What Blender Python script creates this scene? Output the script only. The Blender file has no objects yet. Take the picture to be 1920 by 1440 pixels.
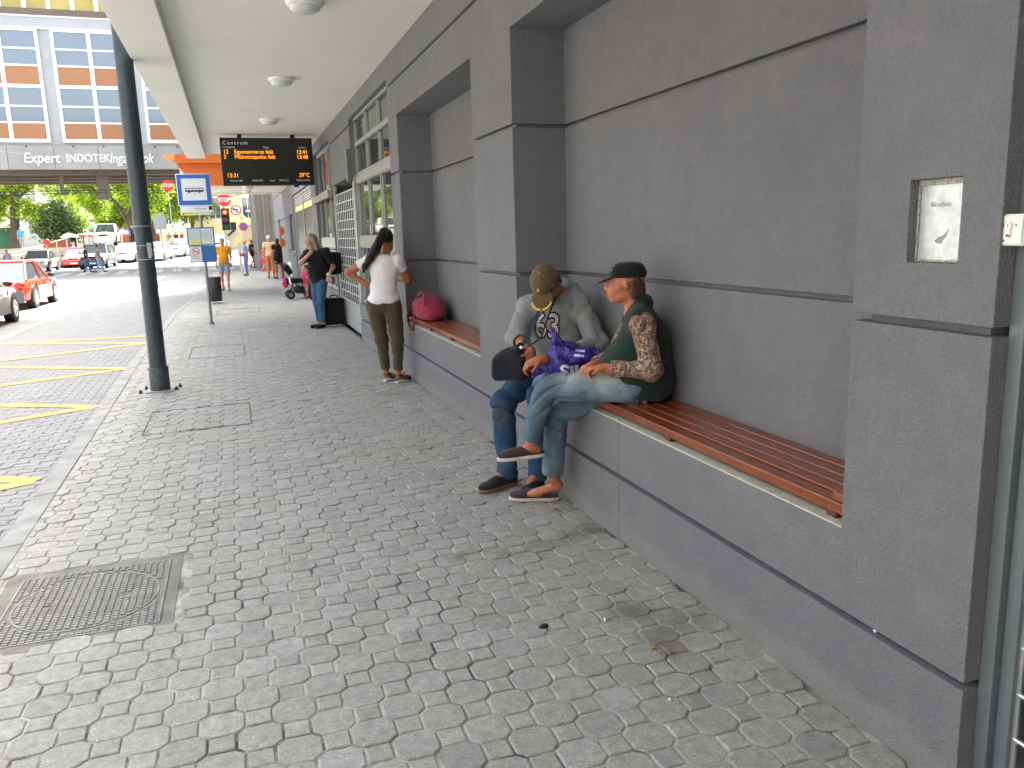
import bpy, bmesh, math, random
import numpy as np
from mathutils import Vector, Matrix, noise as mnoise
from mathutils.bvhtree import BVHTree
random.seed(7); rng = np.random.RandomState(5)
sc = bpy.context.scene
C = sc.collection
# ------------------------------------------------------------------ camera, sky, sun, exposure
cam_d = bpy.data.cameras.new('camera'); cam = bpy.data.objects.new('camera', cam_d); C.objects.link(cam)
cam_d.sensor_width = 36; cam_d.lens = 36*1507.54/1920; cam_d.clip_end = 2000; cam_d.clip_start = .05
Rr = (0.94584557, -0.32336302, -0.02850464); Uu = (0.08669193, 0.16700018, 0.9821382); Ff = (0.31282689, 0.93142219, -0.18598935)
cam.matrix_world = Matrix(((Rr[0], Uu[0], -Ff[0], 0), (Rr[1], Uu[1], -Ff[1], 0), (Rr[2], Uu[2], -Ff[2], 1.66), (0, 0, 0, 1)))
sc.camera = cam
SUN_EL = math.radians(50); SUN_DIR = Vector((.40, .917, 0)).normalized()   # sun stands ahead of the camera, a little right
w = bpy.data.worlds.new('World'); sc.world = w; w.use_nodes = True
nt = w.node_tree; bg = nt.nodes['Background']
sky = nt.nodes.new('ShaderNodeTexSky'); sky.sky_type = 'NISHITA'; sky.sun_disc = False
sky.sun_elevation = SUN_EL; sky.sun_rotation = math.atan2(SUN_DIR.x, SUN_DIR.y)
sky.air_density = 1.0; sky.dust_density = 5.0; sky.ozone_density = .4
hs = nt.nodes.new('ShaderNodeHueSaturation'); hs.inputs['Saturation'].default_value = .58; tn = nt.nodes.new('ShaderNodeMix'); tn.data_type = 'RGBA'; tn.blend_type = 'MULTIPLY'
tn.inputs[0].default_value = 1; tn.inputs[7].default_value = (1.0, 1.0, .965, 1); nt.links.new(sky.outputs[0], hs.inputs['Color']); nt.links.new(hs.outputs[0], tn.inputs[6])
nt.links.new(tn.outputs[2], bg.inputs[0]); bg.inputs[1].default_value = .15
sd = bpy.data.lights.new('sun', 'SUN'); sd.energy = 4.5; sd.angle = math.radians(.5); sd.color = (1, .95, .87)
sun = bpy.data.objects.new('sun', sd); C.objects.link(sun)
dvec = Vector((SUN_DIR.x*math.cos(SUN_EL), SUN_DIR.y*math.cos(SUN_EL), math.sin(SUN_EL)))
sun.rotation_euler = dvec.to_track_quat('Z', 'Y').to_euler()
sc.view_settings.view_transform = 'Standard'; sc.view_settings.look = 'None'
sc.view_settings.exposure = 3.0; sc.view_settings.gamma = 1
try:
    sc.cycles.max_bounces = 8; sc.cycles.diffuse_bounces = 5; sc.cycles.glossy_bounces = 4; sc.cycles.transparent_max_bounces = 8
    sc.cycles.sample_clamp_indirect = 10
except Exception: pass

# ------------------------------------------------------------------ materials
def lin(c):
    return tuple((x/12.92 if x <= .04045 else ((x+.055)/1.055)**2.4) for x in c)
class N:
    def __init__(s, name):
        s.m = bpy.data.materials.new(name); s.m.use_nodes = True; s.t = s.m.node_tree; s.b = s.t.nodes['Principled BSDF']; s.o = s.t.nodes['Material Output']
    def n(s, ty, **k):
        x = s.t.nodes.new(ty)
        for a, v in k.items():
            if a.startswith('i_'): x.inputs[a[2:].replace('_', ' ')].default_value = v
            else: setattr(x, a, v)
        return x
    def l(s, a, b): s.t.links.new(a, b)
    def coord(s, scale=(1, 1, 1), obj=True):
        g = s.n('ShaderNodeNewGeometry'); mp = s.n('ShaderNodeMapping'); mp.inputs['Scale'].default_value = scale
        s.l(g.outputs['Position'], mp.inputs[0]); return mp.outputs[0]
    def noise(s, scale, detail=4, rough=.6, vec=None, dist=0):
        x = s.n('ShaderNodeTexNoise'); x.inputs['Scale'].default_value = scale; x.inputs['Detail'].default_value = detail
        x.inputs['Roughness'].default_value = rough; x.inputs['Distortion'].default_value = dist
        s.l(vec if vec is not None else s.coord(), x.inputs['Vector']); return x.outputs['Fac']
    def ramp(s, fac, stops):
        r = s.n('ShaderNodeValToRGB'); e = r.color_ramp.elements
        while len(e) < len(stops): e.new(.5)
        for i, (p, c) in enumerate(stops):
            e[i].position = p; e[i].color = (*c, 1) if len(c) == 3 else c
        s.l(fac, r.inputs[0]); return r.outputs[0]
    def mix(s, fac, a, b, mode='MIX'):
        x = s.n('ShaderNodeMix', data_type='RGBA', blend_type=mode)
        for i, v in ((0, fac), (6, a), (7, b)):
            if hasattr(v, 'is_output'): s.l(v, x.inputs[i])
            elif i == 0: x.inputs[0].default_value = v
            else: x.inputs[i].default_value = (*v, 1) if len(v) == 3 else v
        return x.outputs[2]
    def math(s, op, a, b=0):
        x = s.n('ShaderNodeMath', operation=op)
        for i, v in ((0, a), (1, b)):
            if hasattr(v, 'is_output'): s.l(v, x.inputs[i])
            else: x.inputs[i].default_value = v
        return x.outputs[0]
    def bump(s, h, strength=.3, dist=.01):
        x = s.n('ShaderNodeBump'); x.inputs['Strength'].default_value = strength; x.inputs['Distance'].default_value = dist
        s.l(h, x.inputs['Height']); s.l(x.outputs[0], s.b.inputs['Normal'])
    def base(s, c):
        if hasattr(c, 'is_output'): s.l(c, s.b.inputs['Base Color'])
        else: s.b.inputs['Base Color'].default_value = (*c, 1)
    def set(s, **k):
        for a, v in k.items(): s.b.inputs[a.replace('_', ' ')].default_value = v
        return s
def simple(name, c, rough=.6, metal=0, var=.12, vs=6, bump=0, bs=60, bd=.002, spec=.5, coat=0, emis=None, es=0):
    """one paint / cloth / metal: base colour with a little uneven tone and grain"""
    a = N(name); n1 = a.noise(vs, 5); c2 = tuple(x*(1-var) for x in c); c3 = tuple(min(1, x*(1+var)) for x in c)
    a.base(a.ramp(n1, [(.3, c2), (.7, c3)])); a.set(Roughness=rough, Metallic=metal)
    a.b.inputs['Specular IOR Level'].default_value = spec; a.b.inputs['Coat Weight'].default_value = coat
    if bump: a.bump(a.noise(bs, 4), bump, bd)
    if emis: a.b.inputs['Emission Color'].default_value = (*emis, 1); a.b.inputs['Emission Strength'].default_value = es
    return a.m
# rough grey render of the arcade wall
def m_plaster():
    a = N('plaster'); v = a.coord()
    n1 = a.noise(1.3, 5, .6, v); n2 = a.noise(9, 4, .6, v); n3 = a.noise(160, 3, .7, v)
    c = a.ramp(n1, [(.3, (.178, .181, .192)), (.7, (.218, .219, .228))]); c = a.mix(.35, c, a.ramp(n2, [(.35, (.172, .176, .188)), (.7, (.226, .224, .226))]))
    fk = a.math('MULTIPLY', a.ramp(a.noise(1.7, 3, .5, v), [(.35, (.25, .25, .25)), (.7, (.9, .9, .9))]), .75)
    c = a.mix(fk, c, a.mix(1, c, a.ramp(a.noise(120, 3, .7, v, .8), [(.34, (.62, .62, .62)), (.46, (1, 1, 1)), (.68, (1.14, 1.14, 1.14))]), 'MULTIPLY'))
    dp = a.noise(1.0, 5, .6, a.coord((7, 7, .45))); c = a.mix(a.ramp(dp, [(.58, (0, 0, 0)), (.74, (.20, .20, .20))]), c, (.15, .148, .145))
    lt = a.noise(1.0, 5, .65, a.coord((2.2, 2.2, 3))); c = a.mix(a.ramp(lt, [(.60, (0, 0, 0)), (.75, (.12, .12, .12))]), c, (.36, .36, .36))
    sx_ = a.n('ShaderNodeSeparateXYZ'); a.l(a.coord(), sx_.inputs[0]); bz = a.math('ADD', sx_.outputs[2], a.math('MULTIPLY', a.noise(6, 4, .6, v), -.16)); c = a.mix(a.ramp(bz, [(-.0, (.35, .35, .35)), (.05, (0, 0, 0))]), c, (.30, .29, .25))
    a.base(c); a.set(Roughness=.9); a.b.inputs['Specular IOR Level'].default_value = .25
    h1 = a.noise(55, 3, .6, v, 1.2); h2 = a.noise(170, 3, .6, v); h = a.mix(.45, h1, h2)
    a.bump(h, 1, .016); return a.m
PLASTER = m_plaster()
GROOVE = simple('groove', (.10, .097, .095), .95, var=.3, vs=20)
DK, BR = (.075, .068, .055), (.13, .085, .055)
STAINS = [(1.78, 3.95, .12, .75, BR), (1.62, 3.88, .14, .45, DK), (1.42, 3.83, .12, .4, DK), (1.22, 3.82, .12, .35, DK), (.98, 3.86, .10, .4, DK), (1.52, 2.95, .14, .55, DK), (1.56, 2.72, .15, .5, DK), (1.72, 2.82, .16, .4, DK), (1.49, 2.63, .07, .6, BR), (1.48, 8.35, .22, .3, BR), (1.30, 6.1, .14, .25, BR), (1.70, 4.32, .06, .7, DK)]
def m_paver(name, c1, c2, c3):
    a = N(name); v = a.coord(); at = a.n('ShaderNodeAttribute', attribute_name='tone')
    c = a.ramp(at.outputs['Fac'], [(0, c1), (.5, c2), (1, c3)])
    sp = a.noise(130, 2, .7, v); c = a.mix(.85, c, a.ramp(sp, [(.29, (.35, .35, .34)), (.36, (.95, .95, .95)), (.60, (1, 1, 1)), (.70, (1.75, 1.72, 1.6))]), 'MULTIPLY')
    c = a.mix(.5, c, a.mix(1, c, a.ramp(a.noise(22, 5, .75, v), [(.36, (.62, .62, .60)), (.64, (1.30, 1.29, 1.26))]), 'MULTIPLY'))
    big = a.noise(.9, 5, .65, v); c = a.mix(a.ramp(big, [(.5, (0, 0, 0)), (.8, (.4, .4, .4))]), c, (.26, .245, .20))
    st = a.noise(3.1, 6, .7, v, 1.0); c = a.mix(a.ramp(st, [(.64, (0, 0, 0)), (.74, (.5, .5, .5))]), c, (.15, .13, .10))
    dr = a.noise(14, 5, .7, v); c = a.mix(a.ramp(dr, [(.62, (0, 0, 0)), (.76, (.35, .35, .35))]), c, (.42, .41, .38))
    wz = a.n('ShaderNodeTexNoise'); wz.inputs['Scale'].default_value = 7; wz.inputs['Detail'].default_value = 5; a.l(v, wz.inputs['Vector']); wv = a.n('ShaderNodeVectorMath', operation='MULTIPLY_ADD'); a.l(wz.outputs['Color'], wv.inputs[0]); wv.inputs[1].default_value = (.22, .22, 0); a.l(v, wv.inputs[2])
    for (x, y, r_, k, col) in STAINS:
        sb = a.n('ShaderNodeVectorMath', operation='DISTANCE'); a.l(wv.outputs[0], sb.inputs[0]); sb.inputs[1].default_value = (x+.11, y+.11, 0)
        c = a.mix(a.ramp(a.math('DIVIDE', sb.outputs['Value'], r_), [(.25, (k, k, k)), (1, (0, 0, 0))]), c, col)
    a.base(c); a.set(Roughness=.82); a.b.inputs['Specular IOR Level'].default_value = .35
    h = a.mix(.5, a.noise(170, 3, .75, v), a.noise(50, 3, .6, v)); a.bump(h, .7, .0035); return a.m
PAVER = m_paver('paver', (.262, .257, .240), (.305, .299, .276), (.350, .344, .322))
BAYPAVER = m_paver('bay_paver', (.185, .188, .19), (.215, .219, .221), (.245, .247, .247))
def m_joint():
    a = N('joint_sand'); n1 = a.noise(2.2, 5, .7)
    n1 = a.math('ADD', a.math('MULTIPLY', n1, .6), a.math('MULTIPLY', a.noise(9, 4, .7), .4)); a.base(a.ramp(n1, [(.41, (.06, .056, .048)), (.47, (.22, .21, .18)), (.56, (.40, .385, .345))])); a.set(Roughness=1); a.bump(a.noise(400, 2), .5, .002); return a.m
JOINT = m_joint()
def m_asphalt():
    a = N('asphalt'); v = a.coord(); c = a.ramp(a.noise(1.1, 6, .7, v), [(.3, (.085, .085, .088)), (.7, (.13, .13, .132))])
    a.base(c); a.set(Roughness=.9); a.bump(a.noise(120, 3, .7, v), .5, .004); return a.m
ASPHALT = m_asphalt()
CONC = simple('concrete', (.33, .325, .31), .9, var=.2, vs=5, bump=.3, bs=90)
KERB = simple('kerb_stone', (.235, .232, .22), .9, var=.25, vs=4, bump=.35, bs=120)
def m_roadpaint(name, c, wear=.55):
    a = N(name); n1 = a.noise(24, 6, .75); a.base(a.mix(a.ramp(n1, [(wear, (0, 0, 0)), (wear+.15, (.8, .8, .8))]), c, tuple(x*.45+.1 for x in c))); a.set(Roughness=.7); return a.m
YPAINT = m_roadpaint('yellow_paint', (.52, .37, .03), .60); WPAINT = m_roadpaint('white_paint_road', (.42, .42, .41))
CEIL = simple('ceiling_paint', (.78, .79, .735), .85, var=.03, vs=1.2)
CREAM = simple('cream_stone', (.55, .52, .42), .8, var=.15, vs=25)
def m_wood():
    a = N('bench_wood'); v = a.coord((26, 1.6, 26)); n1 = a.noise(2.0, 6, .65, v, 1.5); n2 = a.noise(.7, 3, .5, a.coord((6, .5, 6)))
    c = a.ramp(n1, [(.28, (.095, .020, .008)), (.55, (.235, .055, .017)), (.8, (.36, .095, .028))]); c = a.mix(a.ramp(n2, [(.45, (0, 0, 0)), (.7, (.55, .55, .55))]), c, (.36, .105, .035))
    a.base(c); a.set(Roughness=.26); a.b.inputs['Coat Weight'].default_value = .3; a.b.inputs['Coat Roughness'].default_value = .2; a.bump(n1, .15, .002); return a.m
WOOD = m_wood()
POLE = simple('pole_paint', (.026, .043, .056), .38, var=.3, vs=18, bump=.1, bs=50)
WHITEPLASTIC = simple('white_plastic', (.78, .77, .70), .4, var=.02)
WHITE = simple('white_paint', (.80, .80, .78), .5, var=.03)
LAMPW = simple('lamp_white', (.78, .78, .76), .35, var=.02)
STEEL = simple('galvanised_steel', (.50, .53, .52), .38, .75, var=.15, vs=14)
FRAME = simple('grey_green_frame', (.145, .172, .178), .4, .1, var=.08, vs=4)
WINFRAME = simple('window_frame', (.27, .285, .275), .45, .15, var=.06)
BEIGEPANEL = simple('beige_panel', (.30, .29, .24), .6, var=.05)
DARK = simple('dark_interior', (.012, .012, .013), .8)
BLACK = simple('black_plastic', (.009, .009, .010), .45, var=.2)
RUBBER = simple('rubber', (.02, .02, .02), .8)
ORANGE = simple('orange_sheet', (.60, .125, .006), .42, var=.04, vs=2)
ORANGEP = simple('orange_panel', (.34, .15, .065), .6, var=.06, vs=3)
FACADE = simple('facade_render', (.37, .37, .38), .9, var=.08, vs=.6)
FASCIA = simple('fascia_concrete', (.33, .325, .30), .9, var=.18, vs=.5)
YELLOWWALL = simple('yellow_wall', (.74, .62, .34), .9, var=.05, vs=.3)
PALEWALL = simple('pale_wall', (.50, .50, .47), .9, var=.12, vs=.15)
BROWNMETAL = simple('brown_metal', (.13, .10, .075), .7, var=.2)
BLUESIGN = simple('blue_sign', (.025, .13, .50), .4, var=.04)
BLUEPANEL = simple('blue_panel', (.02, .13, .36), .45, var=.06)
SIGNWHITE = simple('sign_white', (.72, .78, .82), .4, var=.03)
PAPER = simple('paper', (.60, .65, .66), .6, var=.05, vs=30)
REDSIGN = simple('red_sign', (.70, .03, .02), .4, var=.04)
YELSIGN = simple('yellow_sign', (.80, .60, .03), .4, var=.05)
INK = simple('ink', (.02, .025, .04), .6)
GREYINK = simple('grey_ink', (.22, .27, .33), .6)
GOLD = simple('gold_braid', (.70, .50, .05), .5, var=.2, vs=80)
def m_glass(name, tint=(.03, .035, .035), spec=.9, rough=.03):
    a = N(name); a.base(tint); a.set(Roughness=rough); a.b.inputs['Specular IOR Level'].default_value = spec; a.b.inputs['IOR'].default_value = 1.6
    a.bump(a.noise(1.7, 2), .04, .01); return a.m
GLASS = m_glass('window_glass', (.045, .055, .05), 1.0)
FGLASS = m_glass('facade_glass', (.05, .075, .11), 1.0, .05)
CARGLASS = m_glass('car_glass', (.05, .065, .08), 1.0)
def m_emit(name, c, s, base=(.02, .02, .02)):
    a = N(name); a.base(base); a.b.inputs['Emission Color'].default_value = (*c, 1); a.b.inputs['Emission Strength'].default_value = s; return a.m
LED = m_emit('led_orange', (1, .30, .018), .30)
REDLAMP = m_emit('red_lamp', (1, .04, .005), .22)
CORE = m_emit('red_lamp_core', (1, .26, .01), .5)
def m_skin(name, c):
    a = N(name); n1 = a.noise(25, 4); a.base(a.ramp(n1, [(.3, tuple(x*.86 for x in c)), (.7, tuple(min(1, x*1.1) for x in c))])); a.set(Roughness=.55)
    a.b.inputs['Subsurface Weight'].default_value = .12; a.b.inputs['Subsurface Radius'].default_value = (.02, .008, .004); a.b.inputs['Subsurface Scale'].default_value = .4
    a.bump(a.noise(140, 3), .12, .002); return a.m
SKIN_T = m_skin('tanned_skin', (.38, .13, .052)); SKIN_R = m_skin('reddened_skin', (.44, .155, .072)); SKIN_F = m_skin('light_skin', (.50, .25, .16))
def m_cloth(name, c, var=.15, vs=8, weave=500, rough=.9, bump=.25, folds=0):
    a = N(name); v = a.coord(); a.base(a.ramp(a.noise(vs, 5, .6, v), [(.3, tuple(x*(1-var) for x in c)), (.7, tuple(min(1, x*(1+var)) for x in c))]))
    a.set(Roughness=rough); a.b.inputs['Specular IOR Level'].default_value = .25; a.b.inputs['Sheen Weight'].default_value = .15
    h = a.noise(weave, 2, .6, v)
    if folds: h = a.mix(.8, h, a.noise(folds, 4, .55, a.coord((1, 1, .4)), .3))
    a.bump(h, bump if not folds else .7, .004 if not folds else .035); return a.m
def m_jeans(name, c, fade, thr=.5, spots=()):
    a = N(name); v = a.coord(); n1 = a.noise(5, 5, .6, v, .6); c1 = a.ramp(n1, [(.3, tuple(x*.7 for x in c)), (.62, c), (.8, tuple(min(1, x*1.35) for x in c))])
    n2 = a.noise(2.4, 4, .6, v); c1 = a.mix(a.ramp(n2, [(thr, (0, 0, 0)), (thr+.2, (.8, .8, .8))]), c1, fade)
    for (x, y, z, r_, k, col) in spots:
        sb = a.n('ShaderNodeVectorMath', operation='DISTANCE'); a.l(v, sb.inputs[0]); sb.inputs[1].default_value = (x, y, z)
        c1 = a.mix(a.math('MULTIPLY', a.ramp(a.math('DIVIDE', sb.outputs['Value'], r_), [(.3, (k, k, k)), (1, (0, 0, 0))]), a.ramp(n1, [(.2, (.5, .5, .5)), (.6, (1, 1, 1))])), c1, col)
    a.base(c1); a.set(Roughness=.9); a.b.inputs['Specular IOR Level'].default_value = .2
    a.bump(a.mix(.8, a.noise(600, 2, .6, v), a.noise(16, 4, .6, a.coord((1, 1, .6)), .25)), .7, .03); return a.m
def m_leopard():
    a = N('leopard_print'); v = a.coord((1, 1, .7)); vo = a.n('ShaderNodeTexVoronoi', feature='F1'); vo.inputs['Scale'].default_value = 95; vo.inputs['Randomness'].default_value = 1
    wv = a.n('ShaderNodeTexNoise'); wv.inputs['Scale'].default_value = 40; a.l(v, wv.inputs['Vector'])
    mp = a.n('ShaderNodeMix', data_type='VECTOR'); mp.inputs[0].default_value = .04; a.l(v, mp.inputs[4]); a.l(wv.outputs['Color'], mp.inputs[5]); a.l(mp.outputs[1], vo.inputs['Vector'])
    c = a.ramp(vo.outputs['Distance'], [(.0, (.065, .03, .018)), (.42, (.10, .05, .032)), (.56, (.29, .20, .14)), (.8, (.42, .32, .24))])
    s = a.noise(9, 3, .5, a.coord((1, 1, .25))); c = a.mix(a.ramp(s, [(.5, (0, 0, 0)), (.62, (.55, .55, .55))]), c, (.19, .095, .06)); a.base(c); a.set(Roughness=.85)
    a.bump(a.noise(30, 3, .5, v, 1), .3, .01); return a.m
LEAF = None
def m_leaf(name, c1, c2, trans=.5):
    a = N(name); at = a.n('ShaderNodeAttribute', attribute_name='tone'); c = a.ramp(at.outputs['Fac'], [(0, c1), (1, c2)])
    a.base(c); a.set(Roughness=.6); tr = a.n('ShaderNodeBsdfTranslucent'); a.l(a.mix(1, c, (1.0, 1.15, .35), 'MULTIPLY'), tr.inputs[0])
    mx = a.n('ShaderNodeMixShader'); mx.inputs[0].default_value = trans; a.l(a.b.outputs[0], mx.inputs[1]); a.l(tr.outputs[0], mx.inputs[2]); a.l(mx.outputs[0], a.o.inputs[0]); return a.m
def m_carpaint(name, c, metal=.0, rough=.28):
    a = N(name); a.base(a.ramp(a.noise(2, 4), [(.3, tuple(x*.9 for x in c)), (.7, c)])); a.set(Roughness=rough, Metallic=metal); a.b.inputs['Coat Weight'].default_value = .6; a.b.inputs['Coat Roughness'].default_value = .06; return a.m

# ------------------------------------------------------------------ object helpers
LOC = {}
def tag(o, label=None, cat=None, group=None, kind=None):
    if label: o['label'] = label
    if cat: o['category'] = cat
    if group: o['group'] = group
    if kind: o['kind'] = kind
    return o
def thing(name, loc, label=None, cat=None, group=None, rotz=0):
    o = bpy.data.objects.new(name, None); o.empty_display_size = .2; C.objects.link(o); o.location = loc; o.rotation_euler = (0, 0, rotz)
    LOC[o.name] = Vector(loc) if rotz == 0 else Vector((0, 0, 0)); return tag(o, label, cat, group)
class MB:
    """collects simple shapes and links them as ONE mesh object"""
    def __init__(s): s.v = []; s.f = []; s.mi = []; s.sm = []; s.cur = 0; s.smooth = False; s.tone = []; s.ct = 0.5
    def add(s, vs, fs, smooth=None):
        b = len(s.v); s.v += [tuple(p) for p in vs]
        for f in fs: s.f.append(tuple(i+b for i in f)); s.mi.append(s.cur); s.sm.append(s.smooth if smooth is None else smooth); s.tone.append(s.ct)
    def box(s, x0, x1, y0, y1, z0, z1):
        v = [(x, y, z) for z in (z0, z1) for y in (y0, y1) for x in (x0, x1)]
        s.add(v, [(0, 2, 3, 1), (4, 5, 7, 6), (0, 1, 5, 4), (2, 6, 7, 3), (0, 4, 6, 2), (1, 3, 7, 5)], False)
    def obox(s, c, size, R=None):
        R = R or Matrix.Identity(3); c = Vector(c); h = Vector(size)/2
        v = [c+R@Vector((x*h.x, y*h.y, z*h.z)) for z in (-1, 1) for y in (-1, 1) for x in (-1, 1)]
        s.add(v, [(0, 2, 3, 1), (4, 5, 7, 6), (0, 1, 5, 4), (2, 6, 7, 3), (0, 4, 6, 2), (1, 3, 7, 5)], False)
    def cyl(s, a, b, r0, r1=None, n=16, caps=True, smooth=True):
        r1 = r0 if r1 is None else r1; a = Vector(a); b = Vector(b); d = (b-a).normalized(); u = d.orthogonal().normalized(); w_ = d.cross(u)
        v = []
        for p, r in ((a, r0), (b, r1)):
            for i in range(n):
                t = 2*math.pi*i/n; v.append(p+u*(r*math.cos(t))+w_*(r*math.sin(t)))
        s.add(v, [(i, (i+1) % n, n+(i+1) % n, n+i) for i in range(n)], smooth)
        if caps: s.add(v[:n], [tuple(reversed(range(n)))], False); s.add(v[n:], [tuple(range(n))], False)
    def tube(s, pts, r, n=8, closed=False):
        P = [Vector(p) for p in pts]; m = len(P); v = []; pu = None
        rr = r if hasattr(r, '__len__') else [r]*m
        for i, p in enumerate(P):
            d = (P[min(i+1, m-1)]-P[max(i-1, 0)]).normalized()
            u = d.orthogonal().normalized() if pu is None else (pu-d*pu.dot(d)).normalized(); pu = u; w_ = d.cross(u)
            v += [p+u*(rr[i]*math.cos(2*math.pi*k/n))+w_*(rr[i]*math.sin(2*math.pi*k/n)) for k in range(n)]
        f = [(i*n+k, i*n+(k+1) % n, (i+1)*n+(k+1) % n, (i+1)*n+k) for i in range(m-1) for k in range(n)]
        s.add(v, f, True); s.add(v[:n], [tuple(reversed(range(n)))], False); s.add(v[-n:], [tuple(range(n))], False)
    def lathe(s, c, prof, n=24, axis=(0, 0, 1)):
        c = Vector(c); ax = Vector(axis).normalized(); u = ax.orthogonal().normalized(); w_ = ax.cross(u); v = []
        for r, h in prof: v += [c+ax*h+u*(r*math.cos(2*math.pi*k/n))+w_*(r*math.sin(2*math.pi*k/n)) for k in range(n)]
        s.add(v, [(i*n+k, i*n+(k+1) % n, (i+1)*n+(k+1) % n, (i+1)*n+k) for i in range(len(prof)-1) for k in range(n)], True)
        s.add(v[:n], [tuple(reversed(range(n)))], False); s.add(v[-n:], [tuple(range(n))], False)
    def prism(s, poly, o, u, v_, d):
        """2D polygon in the plane (u, v_) at o, thickened along d"""
        o = Vector(o); u = Vector(u); v_ = Vector(v_); d = Vector(d); n = len(poly)
        a = [o+u*p[0]+v_*p[1] for p in poly]; b = [p+d for p in a]
        s.add(a+b, [tuple(range(n)), tuple(reversed(range(n, 2*n)))]+[(i, n+i, n+(i+1) % n, (i+1) % n) for i in range(n)], False)
    def ell(s, c, r, R=None, n=16, m=10):
        R = R or Matrix.Identity(3); c = Vector(c); v = []; f = []
        for j in range(m+1):
            ph = math.pi*j/m
            for i in range(n):
                t = 2*math.pi*i/n; v.append(c+R@Vector((r[0]*math.sin(ph)*math.cos(t), r[1]*math.sin(ph)*math.sin(t), r[2]*math.cos(ph))))
        for j in range(m):
            for i in range(n): f.append((j*n+i, (j+1)*n+i, (j+1)*n+(i+1) % n, j*n+(i+1) % n))
        s.add(v, f, True)
    def sheet(s, pts, z): s.add([(p[0], p[1], z) for p in pts], [tuple(range(len(pts)))], False)
    def build(s, name, mat, parent=None, bevel=0, seg=2, loc=None, tones=False, weld=False):
        me = bpy.data.meshes.new(name); off = LOC.get(parent.name, Vector((0, 0, 0))) if parent else Vector(loc or (0, 0, 0))
        me.from_pydata([(p[0]-off.x, p[1]-off.y, p[2]-off.z) for p in s.v], [], s.f)
        for m_ in (mat if isinstance(mat, (list, tuple)) else [mat]): me.materials.append(m_)
        me.polygons.foreach_set('material_index', s.mi); me.polygons.foreach_set('use_smooth', s.sm)
        if tones:
            at = me.attributes.new('tone', 'FLOAT', 'FACE'); at.data.foreach_set('value', s.tone)
        o = bpy.data.objects.new(name, me); C.objects.link(o)
        if parent: o.parent = parent
        else: o.location = off
        LOC[o.name] = off
        if weld:
            bm = bmesh.new(); bm.from_mesh(me); bmesh.ops.remove_doubles(bm, verts=bm.verts, dist=1e-4); bmesh.ops.recalc_face_normals(bm, faces=bm.faces); bm.to_mesh(me); bm.free()
        else:
            bm = bmesh.new(); bm.from_mesh(me); bmesh.ops.recalc_face_normals(bm, faces=bm.faces); bm.to_mesh(me); bm.free()
        if bevel:
            b = o.modifiers.new('bevel', 'BEVEL'); b.width = bevel; b.segments = seg; b.limit_method = 'ANGLE'; b.angle_limit = math.radians(40)
        return o
def part(parent, name, mat, fn, bevel=0, **k):
    m = MB(); fn(m); return m.build(name, mat, parent, bevel, **k)
def text_mesh(body, size, ext=.002, shear=0, align='LEFT', space=1, bold=0):
    cu = bpy.data.curves.new('t', 'FONT'); cu.body = body; cu.size = size; cu.extrude = ext; cu.shear = shear; cu.align_x = align; cu.space_character = space; cu.offset = bold; cu.resolution_u = 3
    o = bpy.data.objects.new('t', cu); C.objects.link(o); dg = bpy.context.evaluated_depsgraph_get(); dg.update()
    me = bpy.data.meshes.new_from_object(o.evaluated_get(dg)); bpy.data.objects.remove(o); bpy.data.curves.remove(cu); return me
def text(name, body, size, origin, u, v, mat, parent, ext=.002, sx=1, **k):
    """lettering as a mesh lying in the plane (u, v) at origin"""
    me = text_mesh(body, size, ext, **k); u = Vector(u).normalized(); v = Vector(v).normalized(); n = u.cross(v); off = LOC.get(parent.name, Vector((0, 0, 0)))
    for p in me.vertices: p.co = Vector(origin)+u*(p.co.x*sx)+v*p.co.y+n*p.co.z-off
    me.materials.clear(); me.materials.append(mat); o = bpy.data.objects.new(name, me); C.objects.link(o); o.parent = parent; LOC[o.name] = off; return o
def copy_tree(o, parent=None):
    c = o.copy(); C.objects.link(c); c.parent = parent; LOC[c.name] = LOC.get(o.name, Vector((0, 0, 0)))
    for ch in list(o.children): copy_tree(ch, c)
    return c
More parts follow.
